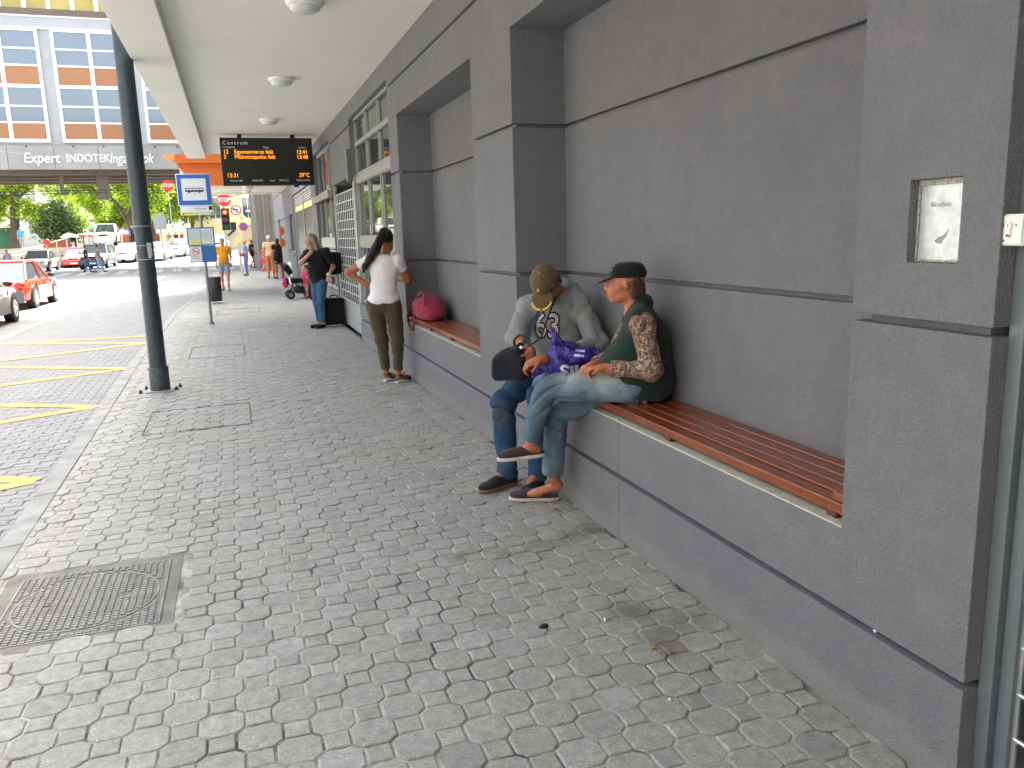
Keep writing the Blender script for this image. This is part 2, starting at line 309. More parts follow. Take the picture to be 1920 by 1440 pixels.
def cells(name, xs, ys, zs, solid, mat, parent, bevel=.004, grooves=None):
    """rectilinear solid on an uneven grid: only boundary faces, so no face overlaps another"""
    m = MB(); nx, ny, nz = len(xs)-1, len(ys)-1, len(zs)-1; S = {}
    for i in range(nx):
        for j in range(ny):
            for k in range(nz):
                if solid((xs[i]+xs[i+1])/2, (ys[j]+ys[j+1])/2, (zs[k]+zs[k+1])/2): S[i, j, k] = 1
    vid = {}
    def V(i, j, k):
        if (i, j, k) not in vid: vid[i, j, k] = len(m.v); m.v.append((xs[i], ys[j], zs[k]))
        return vid[i, j, k]
    def q(*a): m.f.append(tuple(V(*p) for p in a)); m.mi.append(0); m.sm.append(False); m.tone.append(0)
    for (i, j, k) in S:
        if (i-1, j, k) not in S: q((i, j, k), (i, j, k+1), (i, j+1, k+1), (i, j+1, k))
        if (i+1, j, k) not in S: q((i+1, j, k), (i+1, j+1, k), (i+1, j+1, k+1), (i+1, j, k+1))
        if (i, j-1, k) not in S: q((i, j, k), (i+1, j, k), (i+1, j, k+1), (i, j, k+1))
        if (i, j+1, k) not in S: q((i, j+1, k), (i, j+1, k+1), (i+1, j+1, k+1), (i+1, j+1, k))
        if (i, j, k-1) not in S: q((i, j, k), (i, j+1, k), (i+1, j+1, k), (i+1, j, k))
        if (i, j, k+1) not in S: q((i, j, k+1), (i+1, j, k+1), (i+1, j+1, k+1), (i, j+1, k+1))
    o = m.build(name, mat, parent)
    bm = bmesh.new(); bm.from_mesh(o.data); bmesh.ops.dissolve_limit(bm, angle_limit=.01, verts=bm.verts, edges=bm.edges); bm.to_mesh(o.data); bm.free()
    if bevel:
        b = o.modifiers.new('bevel', 'BEVEL'); b.width = bevel; b.segments = 2; b.limit_method = 'ANGLE'; b.angle_limit = math.radians(40)
    return o

# ------------------------------------------------------------------ distance-field modelling (bodies, clothes, bags)
class SDF:
    def __init__(s): s.p = []
    def cap(s, a, b, ra, rb=None, k=.02): s.p.append(('c', np.array(a, float), np.array(b, float), ra, ra if rb is None else rb, k)); return s
    def ell(s, c, r, R=None, k=.02): s.p.append(('e', np.array(c, float), np.array(r, float), np.eye(3) if R is None else np.array(R, float), 0, k)); return s
    def rbox(s, c, h, R=None, rad=.01, k=.01): s.p.append(('b', np.array(c, float), np.array(h, float), np.eye(3) if R is None else np.array(R, float), rad, k)); return s
    def sub_ell(s, c, r, R=None, k=.008): s.p.append(('-e', np.array(c, float), np.array(r, float), np.eye(3) if R is None else np.array(R, float), 0, k)); return s
    def sub_cyl(s, a, b, r, k=.004): s.p.append(('-y', np.array(a, float), np.array(b, float), r, 0, k)); return s
    def cut(s, pt, nrm): s.p.append(('h', np.array(pt, float), np.array(nrm, float)/np.linalg.norm(nrm), 0, 0, 0)); return s
    def extend(s, other): s.p += other.p; return s
    def bounds(s, pad):
        lo = np.full(3, 1e9); hi = -lo
        for t in s.p:
            if t[0] == 'c':
                r = max(t[3], t[4])
                for q in (t[1], t[2]): lo = np.minimum(lo, q-r); hi = np.maximum(hi, q+r)
            elif t[0] == 'e': r = t[2].max(); lo = np.minimum(lo, t[1]-r); hi = np.maximum(hi, t[1]+r)
            elif t[0] == 'b': r = np.linalg.norm(t[2])+t[4]; lo = np.minimum(lo, t[1]-r); hi = np.maximum(hi, t[1]+r)
        return lo-pad, hi+pad
    def mesh(s, h, disp=None):
        lo, hi = s.bounds(3*h+.02); n = np.ceil((hi-lo)/h).astype(int)+1
        ax = [lo[i]+h*np.arange(n[i]) for i in range(3)]; F = np.full(n, .08, np.float32)
        late = [t for t in s.p if t[0] in ('-y', 'h')]
        for t in [t for t in s.p if t[0] not in ('-y', 'h')]+[None]+late:
            if t is None:
                if disp is not None:
                    for i in range(0, n[0], 24):
                        X, Y, Z = np.meshgrid(ax[0][i:i+24], ax[1], ax[2], indexing='ij'); F[i:i+24] += disp(X, Y, Z).astype(np.float32)
                continue
            ty = t[0]; k = t[5]
            if ty == 'c': r = max(t[3], t[4]); a0 = np.minimum(t[1], t[2])-r; a1 = np.maximum(t[1], t[2])+r
            elif ty in ('e', '-e'): r = t[2].max(); a0 = t[1]-r; a1 = t[1]+r
            elif ty == 'b': r = np.linalg.norm(t[2])+t[4]; a0 = t[1]-r; a1 = t[1]+r
            elif ty == '-y': r = t[3]; a0 = np.minimum(t[1], t[2])-r; a1 = np.maximum(t[1], t[2])+r
            else: a0 = lo; a1 = hi
            pad = .05+k
            i0 = np.maximum(((a0-pad-lo)/h).astype(int), 0); i1 = np.minimum(((a1+pad-lo)/h).astype(int)+2, n)
            if (i1 <= i0).any(): continue
            sl = tuple(slice(i0[i], i1[i]) for i in range(3))
            X, Y, Z = np.meshgrid(*[ax[i][sl[i]] for i in range(3)], indexing='ij'); P = np.stack([X, Y, Z], -1); f = F[sl]
            if ty == 'c':
                ab = t[2]-t[1]; L = max((ab@ab), 1e-9); q = P-t[1]; u = np.clip(q@ab/L, 0, 1); d = np.linalg.norm(q-u[..., None]*ab, axis=-1)-(t[3]+(t[4]-t[3])*u)
            elif ty in ('e', '-e'):
                q = (P-t[1])@t[3]; k0 = np.linalg.norm(q/t[2], axis=-1); k1 = np.linalg.norm(q/t[2]**2, axis=-1); d = k0*(k0-1)/np.maximum(k1, 1e-6)
            elif ty == 'b':
                q = np.abs((P-t[1])@t[3])-t[2]; d = np.linalg.norm(np.maximum(q, 0), axis=-1)+np.minimum(q.max(-1), 0)-t[4]
            elif ty == '-y':
                ab = t[2]-t[1]; L = np.linalg.norm(ab); e = ab/L; q = P-t[1]; u = q@e; rr = np.linalg.norm(q-u[..., None]*e, axis=-1); d = np.maximum(rr-t[3], np.maximum(-u, u-L))
            else: d = -((P-t[1])@t[2])
            d = d.astype(np.float32)
            if ty in ('c', 'e', 'b'):
                m_ = np.minimum(f, d)
                if k > 0: hh = np.maximum(k-np.abs(f-d), 0)/k; m_ = m_-hh*hh*k*.25
            else:
                m_ = np.maximum(f, -d)
                if k > 0: hh = np.maximum(k-np.abs(f+d), 0)/k; m_ = m_+hh*hh*k*.25
            F[sl] = m_
        S = F < 0; S[0] = S[-1] = False; S[:, 0] = S[:, -1] = False; S[:, :, 0] = S[:, :, -1] = False
        c8 = sum(S[a:n[0]-1+a, b:n[1]-1+b, c:n[2]-1+c].astype(np.int8) for a in (0, 1) for b in (0, 1) for c in (0, 1))
        act = (c8 > 0) & (c8 < 8); idx = np.argwhere(act); ids = np.full(act.shape, -1, np.int64); ids[act] = np.arange(len(idx))
        cor = [(a, b, c) for a in (0, 1) for b in (0, 1) for c in (0, 1)]
        val = np.stack([F[idx[:, 0]+a, idx[:, 1]+b, idx[:, 2]+c] for a, b, c in cor], 1)
        acc = np.zeros((len(idx), 3)); cnt = np.zeros(len(idx))
        for e0 in range(8):
            for e1 in range(e0+1, 8):
                if sum(abs(cor[e0][q]-cor[e1][q]) for q in range(3)) != 1: continue
                A = val[:, e0]; B = val[:, e1]; m_ = (A < 0) != (B < 0); t = np.where(m_, A/np.where(m_, A-B, 1), 0)
                acc += np.where(m_[:, None], np.array(cor[e0])+t[:, None]*(np.array(cor[e1])-np.array(cor[e0])), 0); cnt += m_
        V = lo+h*(idx+acc/np.maximum(cnt, 1)[:, None]); quads = []
        for axn in range(3):
            o = [q for q in range(3) if q != axn]
            s0 = [slice(1, n[q]-1) for q in range(3)]; s1 = list(s0); s0[axn] = slice(0, n[axn]-1); s1[axn] = slice(1, n[axn])
            A = S[tuple(s0)]; B = S[tuple(s1)]; ed = np.argwhere(A != B)
            if not len(ed): continue
            st = A[tuple(ed.T)]; g = ed.copy()
            for q in o: g[:, q] += 1
            def cid(d0, d1):
                c = g.copy(); c[:, o[0]] -= d0; c[:, o[1]] -= d1; return ids[tuple(c.T)]
            qd = np.stack([cid(1, 1), cid(0, 1), cid(0, 0), cid(1, 0)], 1); flip = st if axn != 1 else ~st
            qd[~flip] = qd[~flip][:, ::-1]; quads.append(qd)
        Q = np.concatenate(quads); Q = Q[(Q >= 0).all(1)]
        return V, Q
    def build(s, name, mat, parent, h, disp=None, loc=None, smooth_it=2):
        V, Q = s.mesh(h, disp); off = LOC.get(parent.name, Vector((0, 0, 0))) if parent else Vector(loc or (0, 0, 0))
        V = V-np.array(off); me = bpy.data.meshes.new(name); me.from_pydata(V.tolist(), [], Q.tolist()); me.polygons.foreach_set('use_smooth', [True]*len(Q)); me.materials.append(mat)
        bm = bmesh.new(); bm.from_mesh(me); 
        for _ in range(smooth_it): bmesh.ops.smooth_vert(bm, verts=bm.verts, factor=.4, use_axis_x=True, use_axis_y=True, use_axis_z=True)
        bmesh.ops.recalc_face_normals(bm, faces=bm.faces); bm.to_mesh(me); bm.free()
        o = bpy.data.objects.new(name, me); C.objects.link(o); LOC[o.name] = off
        if parent: o.parent = parent
        else: o.location = off
        return o
def wrinkle(amp, f=30, ph=0, zs=1.0):
    def d(X, Y, Z):
        a = np.sin(X*f*.55+2.2*np.sin(Z*f*.35+ph)+Y*f*.8+ph); b = np.sin(Z*f*zs+1.7*np.sin(X*f*.6+ph*2)+Y*f*.5); c = np.sin((X-Y)*f*.9+2*np.sin(Z*f*.7)+ph)
        return amp*(a*b+.6*b*c)
    return d
def cre(q): return (1-np.abs(np.sin(q)))**2.2
def v3(*a): return np.array(a, float)
def nrm(a): a = np.array(a, float); return a/np.linalg.norm(a)
def lerp(a, b, t): return np.array(a, float)*(1-t)+np.array(b, float)*t
def headframe(f, u=(0, 0, 1)):
    f = nrm(f); s = nrm(np.cross(u, f)); u = np.cross(f, s); return np.stack([s, f, u], 1)    # columns: left, forward, up
def add_head(S, c, M, k=.016, sc_=1.0, face=True):
    P = lambda a, b, d: np.array(c)+M@np.array((a, b, d))*sc_
    E = lambda p, r, kk=k: S.ell(P(*p), np.array(r)*sc_, M, kk)
    E((0, -.015, .032), (.074, .093, .086)); E((0, .028, -.03), (.060, .062, .080)); E((0, .05, -.088), (.034, .034, .026))
    for sgn in (-1, 1):
        E((sgn*.034, .052, -.028), (.027, .03, .026)); E((sgn*.030, .012, -.072), (.026, .04, .024)); E((sgn*.075, -.010, -.010), (.009, .017, .028), .006)
    if face:
        E((0, .078, .022), (.048, .018, .012)); S.cap(P(0, .088, .012), P(0, .104, -.025), .008*sc_, .0125*sc_, .008); E((0, .098, -.033), (.018, .013, .009), .006)
        for sgn in (-1, 1): S.sub_ell(P(sgn*.030, .100, .000), np.array((.017, .014, .010))*sc_, M, .010)
        E((0, .090, -.058), (.024, .011, .006), .005); E((0, .088, -.071), (.021, .011, .007), .005)
    return P
def add_hand(S, w, d, n, side=1, curl=.6, r=.0085, sc_=1.0, spread=1.0):
    """w wrist, d pointing direction, n palm normal (curl direction), side = which way the thumb lies"""
    d = nrm(d); n = nrm(n-np.dot(n, d)*d); t = np.cross(d, n)*side; w = np.array(w); L = .085*sc_
    M = np.stack([t, d, n], 1); S.ell(w+d*L*.55, (.040*sc_, .052*sc_, .017*sc_), M, .012); S.cap(w-d*.02, w+d*.03*sc_, .025*sc_, .026*sc_, .02)
    for i, (o, l) in enumerate(((.030, .070), (.010, .078), (-.011, .072), (-.030, .056))):
        c = curl*(1+.12*i); b = w+d*L*(.98-abs(i-1.2)*.05)+t*o*sc_*spread; l *= sc_
        d1 = d*math.cos(c*.7)+n*math.sin(c*.7); d2 = d*math.cos(c*1.7)+n*math.sin(c*1.7); d3 = d*math.cos(c*2.4)+n*math.sin(c*2.4)
        p1 = b+d1*l*.45; p2 = p1+d2*l*.32; p3 = p2+d3*l*.26
        S.cap(b-d*.02*sc_, b, r*1.15, r*1.1, .006); S.cap(b, p1, r*1.08, r, .004); S.cap(p1, p2, r, r*.92, .004); S.cap(p2, p3, r*.92, r*.8, .003)
    b = w+d*L*.25+t*.030*sc_; p1 = b+(d*.6+t*.75+n*.25)*.036*sc_; p2 = p1+(d*.85+t*.2+n*.45)*.032*sc_
    S.cap(b-t*.01, b, r*1.5, r*1.5, .012); S.cap(b, p1, r*1.45, r*1.2, .006); S.cap(p1, p2, r*1.15, r*.9, .004)
def limb(S, a, b, c, t, r, inf, k=.02):
    """garment tube along a-b-c up to parameter t (0..2)"""
    a, b, c = map(np.array, (a, b, c)); r0, r1, r2, r3 = [x+inf for x in r]
    if t <= 1: e = lerp(a, b, t); S.cap(a, e, r0, r0+(r1-r0)*t, k); dr = nrm(b-a); rr = r0+(r1-r0)*t
    else: e = lerp(b, c, t-1); S.cap(a, b, r0, r1, k); S.cap(b, e, r2, r2+(r3-r2)*(t-1), k); dr = nrm(c-b); rr = r2+(r3-r2)*(t-1)
    return e, dr, rr
ARM = (.050, .040, .041, .028); LEG = (.088, .060, .057, .038)
def person(label, J, shirt, trousers, skin, shoe=None, hair=None, vox=.012, sleeve=.55, tlen=1.93, build=1.0, hairfn=None, fwd=(0, -1, 0), face=True, inf=.013, belly=0, tshape=0, group=None, extra=None, wr=.004, hips=1.0, shoe_mat=None, trouser_inf=.012):
    """a clothed standing or walking figure from its joints; body is one continuous mesh"""
    g = lambda n: np.array(J[n], float); root = thing('person', (J['pelvis'][0], J['pelvis'][1], 0), label, 'person', group)
    f = nrm(fwd); side = nrm(np.cross((0, 0, 1), f)); M = np.stack([side, f, v3(0, 0, 1)], 1); HM = headframe(J.get('face', fwd), J.get('hup', (0, 0, 1)))
    B = SDF(); ch = g('chest'); pe = g('pelvis'); nk = g('neck'); wst = lerp(ch, pe, .55)
    def torso(S, i, k=.04, low=True):
        S.ell(ch, (.155*build+i, .105*build+i, .17+i), M, k); S.ell(wst+f*belly*.3, (.135*build+i+belly*.5, .10*build+i+belly, .15+i), M, k)
        if low: S.ell(pe, (.145*build*hips+i, .10*build*hips+i, .11+i), M, k)
        S.cap(g('ls'), g('rs'), .055*build+i, .055*build+i, k)
    torso(B, 0); B.cap(nk-(0, 0, .05), lerp(nk, g('head'), .5), .052, .05, .02); add_head(B, g('head'), HM, face=face)
    for s_ in ('l', 'r'):
        a, b, c = g(s_+'s'), g(s_+'e'), g(s_+'w'); B.cap(a, b, ARM[0]*build, ARM[1]*build, .02).cap(b, c, ARM[2]*build, ARM[3], .02)
        hd = J.get(s_+'h', tuple(c-b)); add_hand(B, c, hd, J.get(s_+'n', (0, 0, -1)), 1 if s_ == 'l' else -1, .5, sc_=.95, r=max(.0085, vox*.55))
        a, b, c = g(s_+'hip'), g(s_+'k'), g(s_+'a'); li = .010 if tlen > 1.2 else 0; B.cap(a, b, LEG[0]*hips-li*1.5, LEG[1]*hips-li, .03).cap(b, c, LEG[2]*hips-li, LEG[3]-li*.3, .02)
        t_ = g(s_+'t'); B.cap(c-(0, 0, .03), lerp(c, t_, .9)*v3(1, 1, 0)+v3(0, 0, max(t_[2], .03)), .034, .026, .015)
    B.build('body', skin, root, vox)
    T = SDF(); torso(T, inf, low=tshape > 0); base = pe+v3(0, 0, .02 if tshape == 0 else -.06)
    T.ell(lerp(wst, pe, .75), (.155*build*hips+inf+.004, .112*build*hips+inf+.004+belly*.4, .10), M, .04)
    for s_ in ('l', 'r'):
        e, dr, rr = limb(T, g(s_+'s'), g(s_+'e'), g(s_+'w'), sleeve, [x*build for x in ARM], inf+.006); T.sub_cyl(e, e+dr*.1, rr+.03)
    T.cut(base-v3(0, 0, .03), (0, 0, -1)); T.sub_ell(nk+v3(0, 0, .035), (.07, .07, .05), None, .01); T.build('shirt', shirt, root, vox, wrinkle(wr, 26, 1.0, .9))
    P = SDF(); P.ell(pe, (.155*build*hips+trouser_inf, .11*build*hips+trouser_inf, .12+trouser_inf), M, .04); 
    for s_ in ('l', 'r'):
        e, dr, rr = limb(P, g(s_+'hip'), g(s_+'k'), g(s_+'a'), tlen, [x*hips for x in LEG], trouser_inf, .03); P.sub_cyl(e, e+dr*.15, rr+.03)
    P.build('trousers' if tlen > 1.2 else 'shorts', trousers, root, vox, wrinkle(wr*.8, 30, 2.3, 1.4))
    if shoe_mat:
        for s_ in ('l', 'r'):
            c, t_ = g(s_+'a'), g(s_+'t'); hl = c+nrm((c-t_)*v3(1, 1, 0))*.035; hl[2] = max(t_[2], .03)+.005; tt = t_.copy(); tt[2] = max(t_[2], .03)
            S_ = SDF().cap(hl, tt, .038, .036, .01).cap(c-v3(0, 0, .045), lerp(hl, tt, .4), .042, .034, .02).cut(hl-v3(0, 0, .038), (0, 0, -1)); S_.build('shoe', shoe_mat, root, vox)
    if hair is not None:
        H = SDF(); P_ = lambda a, b, d: g('head')+HM@np.array((a, b, d)); H.ell(P_(0, -.028, .045), (.082, .096, .086), HM, .01); H.sub_ell(P_(0, .10, -.03), (.085, .075, .075), HM, .01)
        if hairfn: hairfn(H, P_, HM)
        H.build('hair', hair, root, vox, wrinkle(.003, 90, 0, 2))
    if extra: extra(root, g, M, HM)
    return root

# ------------------------------------------------------------------ ground, road, pavement
XW, XB = 1.8509, 2.2386
KP = [(-8, -1.24), (5, -1.275), (9, -1.33), (13, -1.40), (20, -1.375), (29, -1.05), (35, -1.0), (46.5, -1.0)]
def kx(y):
    for (a, b), (c, d) in zip(KP, KP[1:]):
        if y <= c: return b+(d-b)*max(0, (y-a))/(c-a)
    return KP[-1][1]
m = MB(); m.sheet([(-400, -60), (400, -60), (400, 900), (-400, 900)], -.135); tag(m.build('ground', CONC), kind='structure')
m = MB(); m.box(-14, -1.2, -8, 47, -.20, -.104); m.box(-60, 40, 47.02, 150, -.20, -.104)
def m_road():
    a = N('road_asphalt'); v = a.coord(); c = a.ramp(a.noise(1.1, 6, .7, v), [(.3, (.17, .17, .172)), (.7, (.24, .24, .24))])
    a.base(c); a.set(Roughness=.9); a.bump(a.noise(120, 3, .7, v), .5, .004); return a.m
tag(m.build('road', m_road()), kind='structure')
# pavement of octagonal blocks with square infills, every block its own relief
def pavement():
    m = MB(); p, q = .1225, .12; s = .045; g = .0028; y0 = .3
    holes = [(-1.15, -.455, 3.66, 4.42)]
    for j in range(-20, 368):
        for i in range(-21, 9):
            cx, cy = 1.045+i*p, 2.507+j*q
            if cy < y0 or cy > 46.3 or cx < kx(cy)-.08: continue
            if any(a-.05 < cx < b+.05 and c-.05 < cy < d+.05 for a, b, c, d in holes): continue
            if (i+j) % 2 == 0:
                a, b = p-s, q-s; P = [(a, -s), (a, s), (s, b), (-s, b), (-a, s), (-a, -s), (-s, -b), (s, -b)]
            else: P = [(s, -s), (s, s), (-s, s), (-s, -s)]
            P = [(x*.950, y*.950) for x, y in P]
            lo = kx(cy)+.006; hi = XW-.006; P = [(min(max(cx+x, lo), hi)-cx, y) for x, y in P]
            if max(x for x, _ in P)-min(x for x, _ in P) < .02: continue
            z = random.gauss(0, .0016); tx, ty = random.gauss(0, .010), random.gauss(0, .010)
            m.ct = min(1, max(0, random.gauss(.5, .17))); n = len(P); ch = .0065
            rot = random.gauss(0, .012); P = [(x-y*rot, y+x*rot) for x, y in P]
            if cy < 16:
                A = [(cx+x, cy+y, -.012) for x, y in P]; B = [(cx+x, cy+y, z-.0048+x*tx+y*ty) for x, y in P]
                mx = max(abs(x) for x, _ in P); f1 = 1-ch*.45/mx; f2 = 1-ch/mx
                D = [(cx+x*f1, cy+y*f1, z-.0014+x*tx+y*ty) for x, y in P]; E = [(cx+x*f2, cy+y*f2, z+x*tx+y*ty) for x, y in P]
                V = A+B+D+E; F = [(k*n+t, k*n+(t+1) % n, (k+1)*n+(t+1) % n, (k+1)*n+t) for k in range(3) for t in range(n)]+[tuple(3*n+t for t in range(n))]
                m.add(V, F, False)
            else: m.add([(cx+x, cy+y, z) for x, y in P], [tuple(range(n))], False)
    o = m.build('pavement', PAVER, tones=True); tag(o, kind='structure')
    b = MB(); ys = [(-8+i*2) for i in range(28)]
    for a, c in zip(ys, ys[1:]): b.add([(kx(a)+.002, a, -.0050), (XW+.02, a, -.0050), (XW+.02, c, -.0050), (kx(c)+.002, c, -.0050)], [(0, 1, 2, 3)], False)
    tag(b.build('pavement_bed', JOINT), kind='structure')
pavement()
def kerb():
    m = MB(); y = -8.0
    while y < 46.4:
        a, b = y+.004, y+.996; z = random.gauss(0, .0012)
        V = [(kx(a)-.145, a, -.2), (kx(a)-.001, a, -.2), (kx(b)-.001, b, -.2), (kx(b)-.145, b, -.2), (kx(a)-.145, a, -.012+z), (kx(a)-.001, a, .001+z), (kx(b)-.001, b, .001+z), (kx(b)-.145, b, -.012+z)]
        m.add(V, [(0, 3, 2, 1), (4, 5, 6, 7), (0, 1, 5, 4), (1, 2, 6, 5), (2, 3, 7, 6), (3, 0, 4, 7)], False); y += 1
    o = m.build('kerb', KERB, bevel=.008); tag(o, kind='structure')
kerb()
def bay():
    m = MB(); j = 0; y = .5
    while y < 28.6:
        x = kx(y)-.149; first = (j % 2 == 1)
        while x > -4.28:
            x0 = max(x-(.098 if first else .198), -4.28); m.ct = min(1, max(0, random.gauss(.5, .16))); z = -.097+random.gauss(0, .0009); sk = .012
            if x-x0 > .03:
                m.add([(x0+.003, y+.003, z-.004), (x-.003, y+.003+sk, z-.004), (x-.003, y+.099+sk, z-.004), (x0+.003, y+.099, z-.004), (x0+.008, y+.008, z), (x-.008, y+.008+sk, z), (x-.008, y+.094+sk, z), (x0+.008, y+.094, z)],
                      [(0, 1, 5, 4), (1, 2, 6, 5), (2, 3, 7, 6), (3, 0, 4, 7), (4, 5, 6, 7)], False)
            x -= .1 if first else .2; first = False
        y += .102; j += 1
    tag(m.build('bus_bay_paving', BAYPAVER, tones=True), kind='structure')
    b = MB(); b.sheet([(-4.3, -8), (kx(0)-.13, -8), (kx(0)-.13, 12), (-1.5, 20), (-1.2, 28.6), (-4.3, 28.6)], -.1025); tag(b.build('bus_bay_bed', simple('bay_joint', (.10, .098, .095), 1, var=.3, vs=30)), kind='structure')
bay()
def stripe(m, a, b, w, z):
    a = Vector((a[0], a[1], z)); b = Vector((b[0], b[1], z)); d = (b-a).normalized(); n = Vector((-d.y, d.x, 0))*w/2
    k = max(1, int((b-a).length/.5)); 
    m.add([a+n, a-n, b-n, b+n], [(0, 1, 2, 3)], False)
m = MB(); tips = [3.85, 6.73, 9.64, 12.43, 15.47]; z = -.0918
for k in range(len(tips)-1):
    mid = (-4.15, (tips[k]+tips[k+1])/2+.08)
    stripe(m, (-1.57, tips[k]), mid, .14, z+.0004*k); stripe(m, mid, (-1.60, tips[k+1]), .14, z+.0002+.0004*k)
stripe(m, (-1.60, 15.47), (-4.15, 16.95), .14, z+.002); stripe(m, (-4.15, 16.85), (-1.70, 16.62), .14, z+.0024)
tag(m.build('zigzag_marking', YPAINT), kind='structure')
m = MB(); stripe(m, (-4.55, 1), (-4.45, 18), .13, -.0995); stripe(m, (-4.45, 18), (-4.1, 29), .13, -.0993); stripe(m, (-5.15, 19.2), (-5.05, 22.6), .10, -.0990)
tag(m.build('edge_line', WPAINT), kind='structure')
m = MB()
for i in range(26):
    x = 4-i*1.05; stripe(m, (x, 52.3), (x-.25, 57.6), .5, -.098)
tag(m.build('zebra_crossing', simple('crossing_paint', (.40, .40, .40), .7)), kind='structure')
# inspection covers let into the paving
def manhole():
    root = thing('manhole_cover', (-.80, 4.04, 0), 'round cast iron manhole cover with raised grid in a square frame', 'manhole cover')
    CI = simple('cast_iron', (.185, .18, .172), .6, .2, var=.3, vs=12, bump=.3, bs=150); CD = simple('iron_groove', (.018, .017, .015), .95)
    x0, x1, y0, y1 = -1.15, -.455, 3.66, 4.42; cx, cy, r = (x0+x1)/2, (y0+y1)/2, .318
    m = MB(); m.box(x0, x1, y0, y1, -.08, -.006); m.build('base_plate', CD, root)
    def grid(m, test):
        sx, sy = .0315, .0262; i = 0
        y = y0+.016
        while y < y1-.012:
            x = x0+.016
            while x < x1-.012:
                w_, h_ = sx-.013, sy-.0085
                if test(x+w_/2, y+h_/2): m.box(x, x+w_, y, y+h_, -.0062, .0025)
                x += sx
            y += sy
    m = MB()
    for a in ((x0, x1, y0, y0+.011), (x0, x1, y1-.011, y1), (x0, x0+.011, y0+.011, y1-.011), (x1-.011, x1, y0+.011, y1-.011)): m.box(a[0], a[1], a[2], a[3], -.0061, .001)
    grid(m, lambda x, y: (x-cx)**2/1+(y-cy)**2 > (r+.018)**2); m.build('frame', CI, root, .001, 1)
    m = MB(); grid(m, lambda x, y: math.hypot(x-cx, y-cy) < r-.014 and all(math.hypot(x-cx-d, y-cy) > .028 for d in (-.17, .17)))
    n = 48; ring = []
    for k in range(n):
        t = 2*math.pi*k/n; ring += [(cx+math.cos(t)*r, cy+math.sin(t)*r, .0008), (cx+math.cos(t)*(r-.008), cy+math.sin(t)*(r-.008), .0008), (cx+math.cos(t)*r, cy+math.sin(t)*r, -.006), (cx+math.cos(t)*(r-.008), cy+math.sin(t)*(r-.008), -.006)]
    F = []
    for k in range(n):
        a, b = k*4, (k+1) % n*4; F += [(a, a+1, b+1, b), (a, b, b+2, a+2), (a+1, a+3, b+3, b+1)]
    m.add(ring, F, False); m.build('lid', CI, root, 0)
    for d in (-.17, .17): m = MB(); m.obox((cx+d, cy, -.004), (.034, .014, .003)); m.build('key_hole', BLACK, root)
    # mortar bed round the frame where the blocks stop
    m = MB(); m.box(x0-.075, x1+.055, y0-.07, y1+.07, -.03, -.0025); tag(m.build('pavement_mortar', simple('mortar', (.185, .178, .150), .95, var=.3, vs=9, bump=.5, bs=80)), kind='structure')
    bpy.data.objects['pavement_mortar'].data.update()
manhole()
def cover(x0, x1, y0, y1, label, sk=0):
    m = MB(); w_ = .012
    for a, b in (((x0, y0), (x1, y0+sk)), ((x1, y0+sk), (x1, y1+sk)), ((x1, y1+sk), (x0, y1)), ((x0, y1), (x0, y0))):
        A = Vector((*a, 0)); B = Vector((*b, 0)); d = (B-A); m.obox((A+B)/2+Vector((0, 0, -.001)), (d.length, w_, .008), Matrix.Rotation(math.atan2(d.y, d.x), 3, 'Z'))
    tag(m.build('access_cover', simple('rusty_steel', (.12, .085, .06), .8, .3, var=.4, vs=20), loc=((x0+x1)/2, (y0+y1)/2, 0)), label, 'access cover', 'steel framed covers in the paving')
cover(-.90, .015, 7.52, 8.55, 'nearest steel framed rectangular cover filled with paving blocks', .06)
cover(-.75, .02, 12.3, 13.6, 'middle steel framed rectangular cover in the paving before the bus stop', .0)
cover(-.50, .45, 19.4, 20.7, 'farthest steel framed cover in the paving past the bus stop pole', .1)

# ------------------------------------------------------------------ station building with arcade wall
SB = thing('station_building', (XW, 9, 0), 'grey rendered station building with wall niches and a deep white canopy', 'building')
G = .040
gz = [(.338, .364), (1.352, 1.378), (2.353, 2.379), (3.341, 3.367)]
def in_g(z): return any(a < z < b for a, b in gz)
ysA = [1.5682, 1.608, 1.695, 1.872, 2.040, 2.08, 3.752, 3.757, 5.35, 5.39, 6.267, 6.307, 9.308, 9.348, 9.780, 9.82]
piers = [(1.5682, 2.08), (5.35, 6.307), (9.308, 9.82)]
def solidA(x, y, z):
    pier = next((p for p in piers if p[0] < y < p[1]), None)
    if 1.695 < y < 1.872 and 1.54 < z < 1.772 and x < 1.905: return False
    if in_g(z):
        if pier and .65 < z < 3: 
            if x < XW+G: return False
            if (y-pier[0] < G or pier[1]-y < G) and x < XB+G: return False
            return True
        if x < XW+G or y < 1.608 or y > 9.780: return (pier is not None and x > XB) if x >= XW+G else False
        if not pier and .65 < z < 2.988: return x > XB+G
        return True
    if 3.752 < y < 3.757 and z < .6493 and x < 1.857: return False
    if pier or z < .6493 or z > 2.988: return True
    return x > XB
xsA = [XW, 1.857, XW+G, 1.905, XB, XB+G, 2.5]
zsA = sorted([0, .338, .364, .6493, 1.352, 1.378, 1.54, 1.772, 2.353, 2.379, 2.988, 3.341, 3.367, 3.69]); zsA[0] = -.1
cells('niche_wall', xsA, ysA, zsA, solidA, PLASTER, SB, .004)
ysB = [9.8202, 9.846, 13.1, 13.105, 15.85, 15.96, 19.0, 20.1, 26.6, 27.0, 28.6, 31.6, 32.6, 34.2, 35.4, 38.9]
zsB = sorted([-.1, .338, .364, .60, .9, 1.2, 2.353, 2.379, 2.42, 2.60, 2.95, 3.341, 3.367, 3.45, 3.69])
